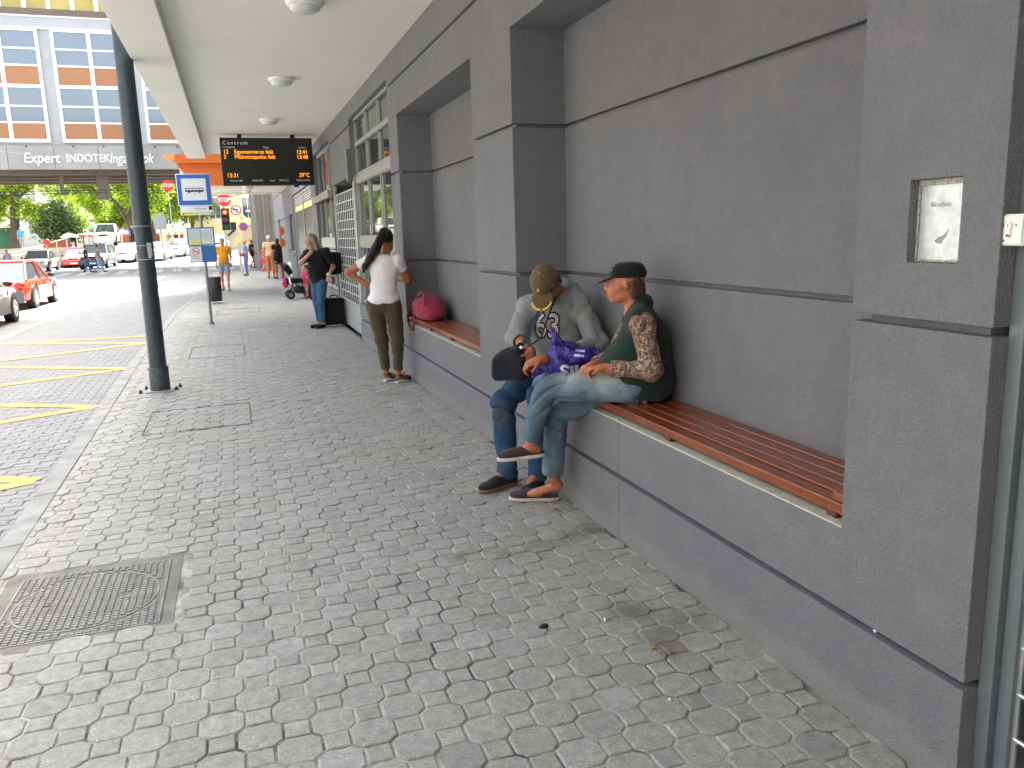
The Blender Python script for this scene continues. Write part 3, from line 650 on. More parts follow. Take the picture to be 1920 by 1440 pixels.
def solidB(x, y, z):
    if 9.82 < y < 13.1 and .6 < z < 3.45: return False
    if 13.1 < y < 15.85 and z < 2.6: return False
    if 15.96 < y < 19.0 and .6 < z < 3.45: return False
    if 20.1 < y < 26.6 and z < 2.95: return False
    if 27.0 < y < 28.6 and 1.2 < z < 2.42 and x < 2.0: return False
    if 34.2 < y < 35.4 and 0 < z < 2.42 and x < 2.0: return False
    if (.338 < z < .364 or 3.341 < z < 3.367 or 2.353 < z < 2.379) and x < XW+G: return False
    return True
cells('front_wall', [XW, XW+G, 2.0, 2.5], ysB, zsB, solidB, PLASTER, SB, .004)
m = MB(); m.box(2.502, 12, -12, 38.9, -.1, 3.69); m.box(XW+.002, 12, -12, 38.9, 3.6905, 21); m.box(XW, 2.5, -12, .45, -.1, 3.688)
m.build('building_block', PLASTER, SB)
m = MB(); m.box(2.46, 2.4985, 9.83, 38.5, .02, 3.6); m.box(2.3, 2.32, .46, 1.56, 0, 3.4); m.build('dark_interior', DARK, SB)
m = MB(); m.box(1.853, XB+.004, 2.083, 5.347, .6495, .6548); m.box(1.853, XB+.004, 6.31, 9.305, .6495, .6548); m.build('niche_ledge', CREAM, SB)
# canopy: ceiling, edge beam
m = MB(); m.box(-.43, XW-.002, -12, 20.9, 3.6732, 4.15); m.box(-.852, -.4305, -12, 20.9, 3.565, 4.3); m.build('canopy', CEIL, SB, .006)
# orange framed section
m = MB(); m.prism([(-1.42, 3.965), (-.98, 3.312), (XW-.003, 3.312), (XW-.003, 3.965)], (0, 27.0, 0), (1, 0, 0), (0, 0, 1), (0, .12, 0)); m.box(-1.44, XW-.003, 26.75, 27.12, 3.967, 4.22)
for x in (-.2, .75): m.box(x, x+.09, 26.995, 26.999, 3.40, 3.402); m.box(x, x+.09, 26.995, 26.999, 3.47, 3.472)
m.build('orange_fascia', ORANGE, SB, .004)
m = MB(); m.box(-1.35, XW-.003, 27.12, 31.2, 3.33, 3.95); m.box(-.95, XW-.003, 31.205, 31.6, 3.27, 3.95); m.build('low_canopy', simple('low_ceiling', (.72, .70, .60), .85, var=.03), SB, .005)
def window(y0, y1, cols, rails, x=1.925, fr=.055, name='window', bands=()):
    m = MB(); ys = [y0+(y1-y0)*c for c in cols]
    for z0, z1 in rails: m.box(x-.005, x+.06, y0+.001, y1-.001, z0, z1)
    zr = sorted(rails)
    for (a, b), (c, d) in zip(zr, zr[1:]):
        for i, yy in enumerate(ys):
            w_ = fr if 0 < i < len(ys)-1 else fr*.8; lo = max(yy-w_/2, y0+.001); hi = min(yy+w_/2, y1-.001)
            m.box(x-.003, x+.06, lo, hi, b, c)
            if 0 < i < len(ys): m.box(x+.012, x+.05, yy-.085, yy-w_/2, b+.03, c-.03)
    o = m.build(name, WINFRAME, SB, .003, 1)
    g = MB()
    for (a, b), (c, d) in zip(zr, zr[1:]):
        for p, q in zip(ys, ys[1:]): g.box(x+.028, x+.034, p+.02, q-.02, b-.002, c+.002)
    g.build('pane', GLASS, o); return o
W1 = window(9.8202, 13.1, (0, .345, .665, 1), [(.6, .66), (1.48, 1.67), (2.46, 2.63), (3.02, 3.09), (3.41, 3.449)])
m = MB(); m.box(1.905, 1.921, 9.83, 13.09, 1.50, 1.655); m.box(1.905, 1.921, 9.83, 13.09, 2.48, 2.56); m.build('beige_rail', BEIGEPANEL, W1, .002)
m = MB(); m.box(1.79, 1.849, 13.12, 13.3, 2.52, 3.0); m.build('shutter_box', FRAME, SB, .004)
W2 = window(15.96, 19.0, (0, .33, .66, 1), [(.6, .66), (1.43, 1.66), (2.46, 2.62), (3.38, 3.449)])
m = MB(); m.box(1.77, 1.846, 15.9, 19.05, 2.40, 2.53); m.build('awning_rail', BEIGEPANEL, W2, .004); m = MB(); m.box(1.905, 1.921, 15.97, 18.99, 1.45, 1.64)
for k in range(9): m.box(1.90, 1.919, 16.1+k*.33, 16.28+k*.33, 1.05, 1.40)
m.build('white_notice', simple('notice_grey', (.42, .42, .40), .5), W2, .002)
def grille(y0, y1, z0, z1, x, name, rowh=.14, colw=.125, r=.0065, lw=.011):
    m = MB(); z = z0; j = 0
    while z < z1: m.cyl((x, y0, z), (x, y1, z), r, n=8); z += rowh
    nrow = int((z1-z0)/rowh); ncol = int((y1-y0)/colw)
    for j in range(nrow):
        for i in range(ncol+1):
            yy = y0+i*(y1-y0)/ncol; m.box(x-.004, x+.004, yy-lw, yy+lw, z0+j*rowh+.006, z0+(j+1)*rowh-.006)
    return m
gr = grille(13.28, 15.72, .52, 2.56, 1.90, 'g', .158, .222, .010, lw=.024).build('roller_grille', simple('grille_paint', (.62, .66, .65), .4, .3, var=.05), SB)
m = MB(); m.box(1.875, 1.93, 13.106, 13.27, .0, 2.598); m.box(1.875, 1.93, 15.73, 15.848, 0, 2.598); m.box(1.90, 1.93, 13.27, 15.73, .05, .50); m.box(1.885, 1.93, 13.27, 15.73, 1.02, 1.05); m.build('grille_frame', simple('frame_grey_light', (.38, .41, .41), .4, .3), gr, .003)
# entrance with dark doors and louvred transom
m = MB(); m.box(1.90, 1.98, 20.11, 20.3, 0, 2.94); m.box(1.90, 1.98, 26.4, 26.59, 0, 2.94); m.box(1.90, 1.98, 23.2, 23.32, 0, 2.94); m.box(1.90, 1.98, 20.3, 26.4, 2.86, 2.94)
E_ = m.build('entrance', WINFRAME, SB, .004)
m = MB(); m.box(1.93, 1.95, 20.3, 23.2, 0, 2.44); m.box(1.93, 1.95, 23.32, 26.4, 0, 2.44); m.build('door_leaf', simple('dark_door', (.03, .028, .026), .3), E_)
m = MB(); m.box(1.925, 1.95, 20.3, 26.4, 2.442, 2.60); m.build('yellow_transom', simple('transom_yellow', (.62, .60, .25), .6), E_)
m = MB()
for k in range(4): m.box(1.92, 1.95, 20.3, 26.4, 2.63+k*.06, 2.665+k*.06)
m.build('louvre', simple('louvre_grey', (.45, .45, .43), .5), E_)
m = MB(); m.box(1.86, 1.985, 27.01, 28.59, 1.19, 1.23); w3 = m.build('window', WINFRAME, SB); m = MB(); m.box(1.97, 1.985, 27.0, 28.6, 1.235, 2.415); m.build('pane', CARGLASS, w3)
m = MB(); m.box(1.97, 1.985, 34.2, 35.4, .0, 2.415); m.build('side_door', simple('side_door_grey', (.10, .10, .10), .5), SB)
m = MB()
for zc in (1.93, 1.50): m.ell((1.735, 31.5, zc), (.095, .015, .17)); m.box(1.80, 1.852, 31.49, 31.51, zc-.01, zc+.01)
tag(m.build('orange_sign', ORANGE, loc=(1.85, 31.5, 1.9)), 'pair of round orange signs on the far end of the grey wall', 'sign')
m = MB(); m.box(1.80, 1.849, 26.75, 28.9, 1.12, 1.16); m.box(1.82, 1.849, 29.2, 29.24, 1.10, 1.3); m.build('sill', FRAME, SB)
m = MB(); m.box(1.835, 1.8495, 29.3, 31.0, .05, .82); tag(m.build('notice_board', WHITE, bevel=.004, loc=(1.85, 30.1, 0)), 'blank white board leaning low on the far grey wall', 'board')
# niche hatch of the lightning conductor
m = MB(); m.box(1.888, 1.903, 1.70, 1.868, 1.544, 1.768); LH = m.build('metal_hatch', simple('zinc', (.60, .64, .64), .38, .3, var=.2, vs=30, bump=.12, bs=60), loc=(1.90, 1.78, 1.65), bevel=.002)
tag(LH, 'dented bare metal hatch plate sunk in the near grey pillar', 'hatch')
m = MB()
for a in ((1.695, 1.701, 1.54, 1.772), (1.866, 1.872, 1.54, 1.772)): m.box(1.880, 1.8875, a[0], a[1], a[2], a[3])
m.box(1.880, 1.8875, 1.7015, 1.8655, 1.755, 1.7715); m.box(1.880, 1.8875, 1.7015, 1.8655, 1.5405, 1.547); m.build('rim', simple('rim_plaster', (.40, .39, .34), .7, .2, var=.5, vs=90, bump=.5, bs=200), LH, .002)
text('lettering', 'Blitzschutz', .021, (1.8875, 1.832, 1.695), (0, -1, 0), (0, 0, 1), simple('emboss', (.36, .38, .39), .4, .5), LH, .0007, sx=.78)
m = MB(); m.prism([(0, 0), (.012, .010), (.030, .016), (.046, .032), (.040, .014), (.030, .004), (.022, -.008), (.010, -.006)], (1.8865, 1.81, 1.60), (0, -1, 0), (0, 0, 1), (.0012, 0, 0)); m.build('dent', simple('dent_grey', (.25, .27, .28), .4, .5), LH)
# steel roller gate right of the near pillar
GT = thing('roller_gate', (1.92, 1.0, 0), 'steel rod roller gate in grey green frame beside the near pillar', 'gate')
m = MB(); m.box(1.905, 1.963, 1.524, 1.5675, 0, 3.4); m.box(1.93, 1.96, 1.505, 1.5235, 0, 3.4); m.box(1.925, 1.972, 1.478, 1.5045, 0, 3.4); m.build('frame', FRAME, GT, .004)
grille(.5, 1.477, .09, 3.3, 1.945, 'g', .137, .19, .0075).build('rod_grille', simple('bright_steel', (.66, .68, .68), .3, .7, var=.1), GT)
KS = thing('key_switch', (1.86, 1.55, 1.63), 'small white key switch box with arrows beside the steel gate', 'key switch')
m = MB(); m.box(1.862, 1.904, 1.512, 1.592, 1.589, 1.668); m.box(1.858, 1.8615, 1.5155, 1.5885, 1.5925, 1.6645); m.build('case', WHITEPLASTIC, KS, .003, 3)
m = MB(); m.cyl((1.853, 1.552, 1.6385), (1.858, 1.552, 1.6385), .0092, n=24); m.box(1.8545, 1.858, 1.5465, 1.5575, 1.612, 1.6350); m.cyl((1.8545, 1.552, 1.6125), (1.858, 1.552, 1.6125), .0055, n=18); m.build('lock_cylinder', simple('nickel', (.60, .50, .46), .25, .9), KS)
m = MB(); m.box(1.8525, 1.853, 1.5508, 1.5532, 1.635, 1.643)
for yy, s_ in ((1.567, 1), (1.533, -1)): m.prism([(-.0024, -.0035*s_), (.0024, -.0035*s_), (0, .0035*s_)], (1.8574, yy, 1.6395), (0, -1, 0), (0, 0, 1), (.0004, 0, 0))
m.build('arrow', INK, KS); text('lettering', 'CTOPA', .0062, (1.8572, 1.5815, 1.599), (0, -1, 0), (0, 0, 1), INK, KS, .0002)
m = MB()
for a in ((1.565, 1.5838, 1.5975, 1.598), (1.565, 1.5838, 1.6065, 1.607)): m.box(1.8572, 1.8579, *a)
for yy in (1.5645, 1.5838): m.box(1.8572, 1.8579, yy, yy+.0005, 1.5975, 1.607)
m.build('logo_frame', GREYINK, KS)

# ------------------------------------------------------------------ ceiling lights, display board, pole
def ceil_light(x, y, z, label):
    r = thing('ceiling_light', (x, y, z), label, 'ceiling light', 'round ceiling lights under the canopy')
    m = MB(); m.lathe((x, y, z), [(.165, -.001), (.165, -.02), (.150, -.042), (.135, -.048)], 40); m.build('base', LAMPW, r)
    m = MB(); m.lathe((x, y, z), [(.134, -.046), (.126, -.070), (.10, -.088), (.06, -.096), (.01, -.099)], 40); m.build('diffuser', simple('diffuser', (.62, .64, .66), .3), r)
ceil_light(.766, 7.62, 3.673, 'nearest round white ceiling light on the canopy'); ceil_light(.766, 11.2, 3.673, 'middle round white ceiling light on the canopy, second from the camera'); ceil_light(.766, 14.95, 3.673, 'round white ceiling light just before the departure display')
ceil_light(.60, 28.0, 3.33, 'first small round light under the ceiling past the orange beam'); ceil_light(.60, 30.3, 3.33, 'farther small round light under the ceiling past the orange beam')
DY = 17.0
DB = thing('departure_display', (.7, DY, 3.2), 'black departure board with glowing orange lettering hanging under the canopy', 'display')
T0, T1 = Vector((-.093, DY, 3.611)), Vector((1.640, DY, 3.568)); B0 = Vector((-.095, DY, 2.715)); 
m = MB(); m.box(-.08, 1.655, DY, DY+.22, 2.70, 3.60); m.build('case', BLACK, DB, .008)
m = MB(); m.box(-.055, 1.63, DY-.006, DY-.001, 2.735, 3.565); m.build('screen', simple('screen_dark', (.012, .016, .010), .25), DB)
for x in (.25, 1.25): m = MB(); m.box(x, x+.08, DY+.05, DY+.16, 3.6, 3.672); m.build('bracket', BLACK, DB)
m = MB(); m.cyl((1.3, DY+.1, 2.665), (1.3, DY+.1, 2.70), .05, n=14); m.build('sensor', BLACK, DB)
U, V_ = (1, 0, 0), (0, 0, 1); yt = DY-.008
TW = simple('display_white', (.72, .72, .72), .5)
text('lettering', 'Centrum', .098, (-.03, yt, 3.47), U, V_, TW, DB, space=1.35)
for s_, x in (('Vonalszám', -.03), ('Irány', .72), ('Indulás', 1.38)): text('lettering', s_, .052, (x, yt, 3.405), U, V_, TW, DB)
for s_, x, z in (('12', -.03, 3.300), ('Egyetemváros felé', .17, 3.300), ('13:41', 1.34, 3.300), ('2', -.03, 3.205), ('Miskolctapolca felé', .17, 3.205), ('13:48', 1.34, 3.205), ('13:31', .0, 2.855), ('29°C', 1.36, 2.855)):
    text('led_lettering', s_, .108, (x, yt, z), U, V_, LED, DB, sx=.92)
for s_, x in (('Pontos idő', .06), ('MISKOLC', .46), ('MIVIKO', .79), ('MVK Zrt.', .97), ('Hőmérséklet', 1.30)): text('lettering', s_, .05 if s_ != 'MIVIKO' else .03, (x, yt, 2.775), U, V_, TW, DB)
LP = thing('steel_column', (-.925, 9.81, 0), 'tall dark blue steel column with scuffed paint holding the canopy edge', 'column')
m = MB(); m.cyl((-.925, 9.81, .02), (-.925, 9.81, 4.2), .091, n=40); m.build('shaft', POLE, LP)
m = MB(); m.lathe((-.925, 9.81, 0), [(.106, .005), (.106, .268), (.092, .275)], 40); m.build('foot_sleeve', simple('pole_foot', (.035, .05, .055), .5, var=.5, vs=30, bump=.2, bs=80), LP)
m = MB()
for z in (1.47, 1.62, 1.83): m.lathe((-.925, 9.81, z), [(.0912, 0), (.0932, .002), (.0932, .007), (.0912, .009)], 40)
m.build('tape_line', simple('tape', (.30, .36, .38), .5), LP)
m = MB(); m.box(-1.07, -.78, 9.665, 9.955, .001, .012); m.build('foot_plate', simple('plate_concrete', (.30, .29, .26), .8, var=.3, vs=30), LP, .003)
for dx, dy in ((-.20, -.09), (.17, -.03), (.2, .13), (-.16, .14)):
    m = MB(); m.cyl((-.925+dx, 9.81+dy, -.004), (-.925+dx, 9.81+dy, .022), .020, n=6); m.cyl((-.925+dx, 9.81+dy, .022), (-.925+dx, 9.81+dy, .038), .010, n=10); m.build('bolt', simple('rusty_bolt', (.05, .035, .03), .8), LP)
# torn notice taped round the column
m = MB(); nseg = 9; t0, t1 = math.radians(-72), math.radians(-38); rows = [(0, 1, 1.655), (0, 1, 1.60), (.02, 1, 1.55), (.06, .94, 1.51), (.1, .5, 1.485)]
for r_ in range(len(rows)-1):
    for k in range(nseg):
        q = []
        for (a, b, zz), kk in ((rows[r_], k), (rows[r_], k+1), (rows[r_+1], k+1), (rows[r_+1], k)):
            t = t0+(t1-t0)*(a+(b-a)*kk/nseg); rad = .0945+.002*math.sin(kk*2+r_); q.append((-.925+rad*math.cos(t), 9.81+rad*math.sin(t), zz))
        m.add(q, [(0, 1, 2, 3)], True)
tag(m.build('paper_notice', PAPER, loc=(-.88, 9.7, 1.6), weld=True), 'torn white paper notice taped to the blue steel column', 'notice')
# ------------------------------------------------------------------ bus stop
BS = thing('bus_stop', (-.55, 17.26, 0), 'bus stop pole with blue bus sign, name plate and timetable case', 'bus stop')
BS.rotation_euler.y = -.006
m = MB(); m.cyl((-.55, 17.26, 0), (-.55, 17.26, 2.9), .030, n=16); m.cyl((-.55, 17.26, 0), (-.55, 17.26, .05), .05, n=16); m.build('pole', simple('post_grey', (.20, .24, .26), .4, .4), BS)
SX = (-.925, -.300)
m = MB(); m.box(SX[0], SX[1], 17.19, 17.21, 2.335, 2.94); m.build('sign_rim', SIGNWHITE, BS, .01, 3); m = MB(); m.box(SX[0]+.012, SX[1]-.012, 17.184, 17.189, 2.349, 2.928); m.build('sign_blue', BLUESIGN, BS, .002)
m = MB(); m.box(SX[0]+.09, SX[1]-.09, 17.179, 17.1835, 2.435, 2.85); m.build('sign_field', SIGNWHITE, BS)
def bus(m, x0, z0, w_):
    h = w_*.24; P = lambda a, b, c, d: m.box(x0+a*w_, x0+b*w_, 17.172, 17.1785, z0+c*h, z0+d*h)
    P(0, 1, .1, .5); P(0, 1, .93, 1.05)
    for a in (0, .17, .38, .60, .80, .97): P(a, a+.03, .5, .93)
    for a in (.2, .78): m.cyl((x0+a*w_, 17.1715, z0+.08*h), (x0+a*w_, 17.1785, z0+.08*h), w_*.062, n=16)
m = MB(); bus(m, -.775, 2.59, .33); m.build('bus_symbol', INK, BS)
m = MB(); m.box(-.90, -.295, 17.19, 17.21, 2.155, 2.33); m.build('name_plate', SIGNWHITE, BS, .003); text('lettering', 'Centrum', .062, (-.66, 17.188, 2.262), U, V_, GREYINK, BS)
m = MB(); m.box(-.89, -.66, 17.185, 17.1885, 2.165, 2.215); m.build('yellow_strip', YELSIGN, BS)
for a in ((-.38, -.31, 17.185, 17.1885, 2.25, 2.32), (-.34, -.31, 17.180, 17.1845, 2.175, 2.20), (-.87, -.83, 17.180, 17.1845, 2.172, 2.19)): m = MB(); m.box(*a); m.build('pictogram', INK, BS)
m = MB(); m.box(-.655, -.31, 17.185, 17.1885, 2.165, 2.215); m.build('pale_strip', simple('strip', (.62, .62, .38), .5), BS)
m = MB(); m.box(-.83, -.325, 17.17, 17.215, 1.565, 1.92); m.box(-.815, -.325, 17.18, 17.21, 1.235, 1.562); m.build('timetable_case', BLUEPANEL, BS, .004)
m = MB(); m.box(-.805, -.585, 17.164, 17.168, 1.585, 1.895); m.box(-.575, -.35, 17.164, 17.168, 1.585, 1.895); m.box(-.80, -.595, 17.174, 17.1785, 1.255, 1.55); m.build('timetable_sheet', PAPER, BS)
m = MB(); m.box(-.80, -.59, 17.160, 17.1635, 1.60, 1.67); m.box(-.57, -.36, 17.160, 17.1635, 1.595, 1.612); m.build('yellow_block', simple('acid_yellow', (.60, .62, .05), .6), BS)
m = MB()
for c0 in (-.79, -.56):
    for k in range(14):
        m.box(c0, c0+.035, 17.161, 17.1635, 1.69+k*.0135, 1.694+k*.0135)
        for q in range(4): m.box(c0+.05+q*.036, c0+.05+q*.036+.02+.012*random.random(), 17.161, 17.1635, 1.69+k*.0135, 1.693+k*.0135)
m.build('timetable_print', simple('print_grey', (.30, .36, .40), .7), BS)
m = MB()
n = 28
for k in range(n):
    t = 2*math.pi*k/n; t2 = 2*math.pi*(k+1)/n; c = (-.70, 1.46); q = [(c[0]+r_*math.cos(a), 17.170, c[1]+r_*math.sin(a)) for r_, a in ((.072, t), (.072, t2), (.060, t2), (.060, t))]; m.add(q, [(0, 1, 2, 3)])
m.obox((-.70, 17.170, 1.46), (.12, .002, .010), Matrix.Rotation(math.radians(40), 3, 'Y')); m.build('no_smoking_ring', REDSIGN, BS)
m = MB(); m.obox((-.70, 17.172, 1.455), (.085, .002, .012)); m.box(-.765, -.64, 17.171, 17.1735, 1.35, 1.354); m.box(-.77, -.63, 17.171, 17.1735, 1.325, 1.329); m.build('cigarette_symbol', INK, BS)
LB = thing('litter_bin', (-.6, 23, 0), 'brown black round litter bin hung on a thin post past the bus stop', 'litter bin')
m = MB(); m.lathe((-.565, 23.1, 0), [(.150, .055), (.162, .08), (.170, .68), (.162, .70), (.150, .70), (.148, .45)], 28); m.build('bin_body', simple('bin_brown', (.028, .020, .018), .4, var=.3), LB); m = MB(); m.cyl((-.765, 23.15, 0), (-.765, 23.15, .95), .022, n=12); m.box(-.745, -.71, 23.12, 23.18, .3, .36); m.build('post', simple('post_grey2', (.25, .27, .27), .5, .3), LB)

# ------------------------------------------------------------------ benches
def bench(y0, y1, bearers, label):
    r = thing('bench', (2.05, (y0+y1)/2, .65), label, 'bench', 'slatted wooden benches in the wall niches')
    for k in range(5):
        x = 1.868+k*.0755; m = MB(); dz = random.gauss(0, .0012); m.box(x, x+.062, y0+.004+random.random()*.004, y1-.006, .688+dz, .727+dz); m.build('slat', WOOD, r, .004)
    for yb in bearers:
        m = MB(); m.box(1.884, 2.22, yb-.024, yb+.024, .6555, .6872); m.build('bearer', simple('bearer_wood', (.12, .032, .016), .5, var=.3), r, .003)
    return r
bA = bench(2.085, 5.34, (2.17, 3.30, 4.3, 5.2), 'red brown slatted bench in the near niche where two people sit')
m = MB(); m.box(1.869, 1.905, 2.088, 2.150, .7275, .757); m.build('end_block', WOOD, bA, .003)
bench(6.312, 9.30, (6.42, 7.40, 8.28, 9.1), 'red brown slatted bench in the farther niche holding a pink bag')

# ------------------------------------------------------------------ building over the street
OB = thing('bridge_building', (-10, 58, 0), 'grey office building on a bridge over the street with orange window panels', 'building')
FY = 58.0
m = MB(); m.box(-40, 9, FY+.2, 68, 7.75, 15.2); m.build('wall', FACADE, OB)
m = MB(); m.box(-40, 9, FY, 68.2, 6.28, 7.72)
m.build('sign_fascia', FASCIA, OB)
for x in (-15.4, -12.6, -10.05, -7.55, -5.1, -2.6, 0): m = MB(); m.box(x, x+.035, FY-.006, FY-.001, 6.3, 7.7); m.build('fascia_joint', BROWNMETAL, OB)
for x in (-11.5, -8.9, -7.2, -4.2, -2.9): m = MB(); m.cyl((x, FY-.08, 7.66), (x, FY, 7.66), .06, n=8); m.build('drain_spout', BROWNMETAL, OB)
m = MB(); m.box(-40, 9, FY-.05, FY+.25, 14.62, 15.16); m.build('parapet', FACADE, OB); m = MB(); m.box(-40, 9, FY-.12, FY+.3, 15.162, 15.26); m.box(-40, 9, FY-.02, FY+.2, 14.53, 14.617); m.build('cornice', WHITE, OB)
m = MB(); m.box(-40, 9, FY-.2, 68, 15.262, 15.62); m.build('roof_edge', BROWNMETAL, OB)
m = MB(); m.box(-40, 9, FY+2.0, 67, 15.622, 19); m.build('roof_storey', simple('roof_yellow', (.50, .38, .12), .8, var=.15, vs=.5), OB)
m = MB()
for k in range(26): m.box(-30+k*1.35, -29.75+k*1.35, FY+1.93, FY+1.99, 15.63, 19)
m.box(-40, 9, FY+1.85, FY+1.99, 16.9, 17.05); m.build('white_rail', WHITE, OB)
BLIND = simple('blind', (.45, .46, .47), .8)
def fwin(x0, x1, first, cream=False):
    """one two-storey window group: white frame, two rows of glass and an orange panel per storey"""
    m = MB(); y0, y1 = FY+.02, FY+.19; xm = (x0+x1)/2
    zs = [14.36, 13.42, 12.44, 11.28, 11.06, 10.05, 9.10, 8.06]
    for x, h in ((x0, .085), (x1, .085), (xm, .11)): m.box(x-h, x+h, y0, y1, 7.90, 14.52)
    for a, b in ((14.38, 14.52), (7.90, 8.10), (11.1, 11.30)):
        for p, q in ((x0+.086, xm-.111), (xm+.111, x1-.086)): m.box(p, q, y0, y1, a, b)
    for z in (13.37, 12.40, 10.03, 9.07):
        for p, q in ((x0+.086, xm-.111), (xm+.111, x1-.086)): m.box(p, q, y0, y1-.01, z-.05, z+.055)
    o = m.build('window', WHITE, OB)
    for p, q in ((x0+.07, xm-.10), (xm+.10, x1-.07)):
        for a, b in ((12.45, 14.4), (9.1, 11.12)):
            g = MB(); g.box(p, q, FY+.10, FY+.12, a, b); g.build('pane', FGLASS, o)
        for a, b in ((11.25, 12.39), (8.05, 9.06)):
            g = MB(); g.box(p, q, FY+.05, FY+.09, a, b); g.build('orange_panel', ORANGEP, o)
        if random.random() < .6: g = MB(); h_ = random.choice((.35, .6, .9)); g.box(p+.05, q-.05, FY+.09, FY+.095, 14.35-h_, 14.35); g.build('blind', BLIND, o)
for k in range(-5, 3): fwin(-9.35+k*4.85, -5.35+k*4.85, k)
SW = simple('letter_white', (.82, .82, .80), .5, var=.02)
text('lettering', 'Expert', .86, (-11.75, FY-.03, 6.68), U, V_, SW, OB, ext=.02, shear=.18, sx=.86, bold=.006)
text('lettering', 'INDOTEK', .70, (-9.38, FY-.03, 6.72), U, V_, SW, OB, ext=.02, sx=.82, bold=.008)
text('lettering', 'Ingatlanok', .88, (-6.95, FY-.03, 6.66), U, V_, SW, OB, ext=.02, shear=.28, sx=.70, bold=.006)
hp = []
for k in range(40):
    t = 2*math.pi*k/40; hp.append((16*math.sin(t)**3/16*.40, (13*math.cos(t)-5*math.cos(2*t)-2*math.cos(3*t)-math.cos(4*t))/16*.28))
m = MB(); m.prism(hp, (-3.40, FY-.03, 6.98), U, V_, (0, .02, 0)); m.build('heart', simple('heart_orange', (.90, .28, .08), .5), OB)
# steel under the bridge deck
m = MB()
for y in (58.6, 61.5, 64.5, 67.5): m.box(-40, 9, y, y+.25, 5.98, 6.279)
for k in range(5): m.box(-40, 9, 59.5+k*1.9, 59.56+k*1.9, 6.1, 6.277)
m.build('deck_beam', BROWNMETAL, OB)
for x0, w_, z0 in ((-10.1, .18, 4.75), (-7.95, .62, 4.45), (-14.5, .5, 4.9)):
    m = MB(); m.box(x0, x0+w_, 58.9, 59.2, z0, 5.98); m.build('hanger', BROWNMETAL, OB)
RP = simple('ribbed_concrete', (.19, .175, .15), .85, var=.15, vs=1)
m = MB(); m.box(1.25, 9, 45.3, 58.0, -.13, 14)
for k in range(7): m.box(1.2+k*.42, 1.28+k*.42, 45.18, 45.3, 0, 13.9)
tag(m.build('ribbed_pier', RP, loc=(2.5, 46, 0)), 'tall dark ribbed concrete pier at the end of the pavement', 'pier')
for i, (z, y, lab) in enumerate(((4.68, 56.0, 'lower dark tram wire strung across the street'), (4.86, 56.3, 'upper dark tram wire strung across the street'))):
    m = MB(); m.tube([(-30+k*2, y, z-.05*math.sin(k)) for k in range(20)], .022, 5); tag(m.build('wire', BLACK, loc=(0, y, z)), lab, 'wire')
m = MB(); m.tube([(-14, 50, 6.9), (-9, 51, 6.4), (-4, 52, 6.0), (-1.2, 53, 5.9)], .014, 5); tag(m.build('wire', simple('wire_pale', (.4, .4, .4), .6), loc=(-4, 52, 6)), 'thin pale wire sagging before the sign lettering', 'wire')
m = MB(); m.tube([(-2.5, 44, 3.95), (.2, 43.6, 3.80), (.7, 43.4, 3.92), (3.5, 43, 3.8)], .02, 5); tag(m.build('wire', BLACK, loc=(0, 43.6, 3.9)), 'black cable running behind the stop sign', 'wire')
# ------------------------------------------------------------------ far buildings, then two unseen sky blockers
def block(name, x0, x1, y0, y1, z1, mat, label, rows=(), cols=(), wm=None, ww=1.2, wh=1.6):
    r = thing(name, ((x0+x1)/2, y0, 0), label, 'building'); m = MB(); m.box(x0, x1, y0, y1, -.13, z1); m.build('wall', mat, r)
    for z in rows:
        for x in cols:
            m = MB(); m.box(x, x+ww, y0-.06, y0-.005, z, z+wh); o = m.build('window', WHITE, r); g = MB(); g.box(x+.1, x+ww/2-.04, y0-.09, y0-.065, z+.1, z+wh-.1); g.box(x+ww/2+.04, x+ww-.1, y0-.09, y0-.065, z+.1, z+wh-.1); g.build('pane', wm or CARGLASS, o)
    return r
YB = block('yellow_building', -4.2, 9, 95, 110, 22, YELLOWWALL, 'sunlit yellow town house beyond the traffic lights', (3.9, 8.0, 12), (1.2, -2.2), FGLASS, 1.3, 2.4)
m = MB(); m.box(1.1, 2.5, 94.4, 95, 3.1, 3.25)
for k in range(12): m.box(1.1+k*.12, 1.13+k*.12, 94.4, 94.43, 1.6, 3.1)
m.box(1.1, 2.5, 94.4, 94.44, 1.55, 1.6); m.build('balcony', simple('balcony_grey', (.35, .35, .33), .6), YB)
m = MB(); m.box(1.6, 5, 93, 94.9, 4.6, 4.75); m.build('string_course', WHITE, YB)
PB = block('pale_building', -40, -10.5, 118, 130, 24, PALEWALL, 'pale plastered building behind the trees on the left', (3, 7, 11), [-38+k*3.4 for k in range(8)], CARGLASS, 1.4, 2.0)
block('grey_building', -10, -4.4, 125, 135, 20, simple('grey_wall2', (.42, .42, .40), .9, var=.1, vs=.3), 'grey house seen between the trees at the middle', (4, 8), (-9, -6.4), CARGLASS, 1.3, 2)
block('rear_sky_blocker', -50, 1.6, -34, -9.5, 18, simple('rear_blocker_grey', (.16, .155, .15), .9), 'unseen plain grey block added behind the camera to cut sky light')  # added out of view to cut the sky light from behind the camera
block('left_sky_blocker', -46, -27, -12.5, 40, 13, simple('left_blocker_grey', (.22, .21, .20), .9), 'unseen plain grey block added on the left to cut sky light')  # unseen block added to reduce sky light from behind left
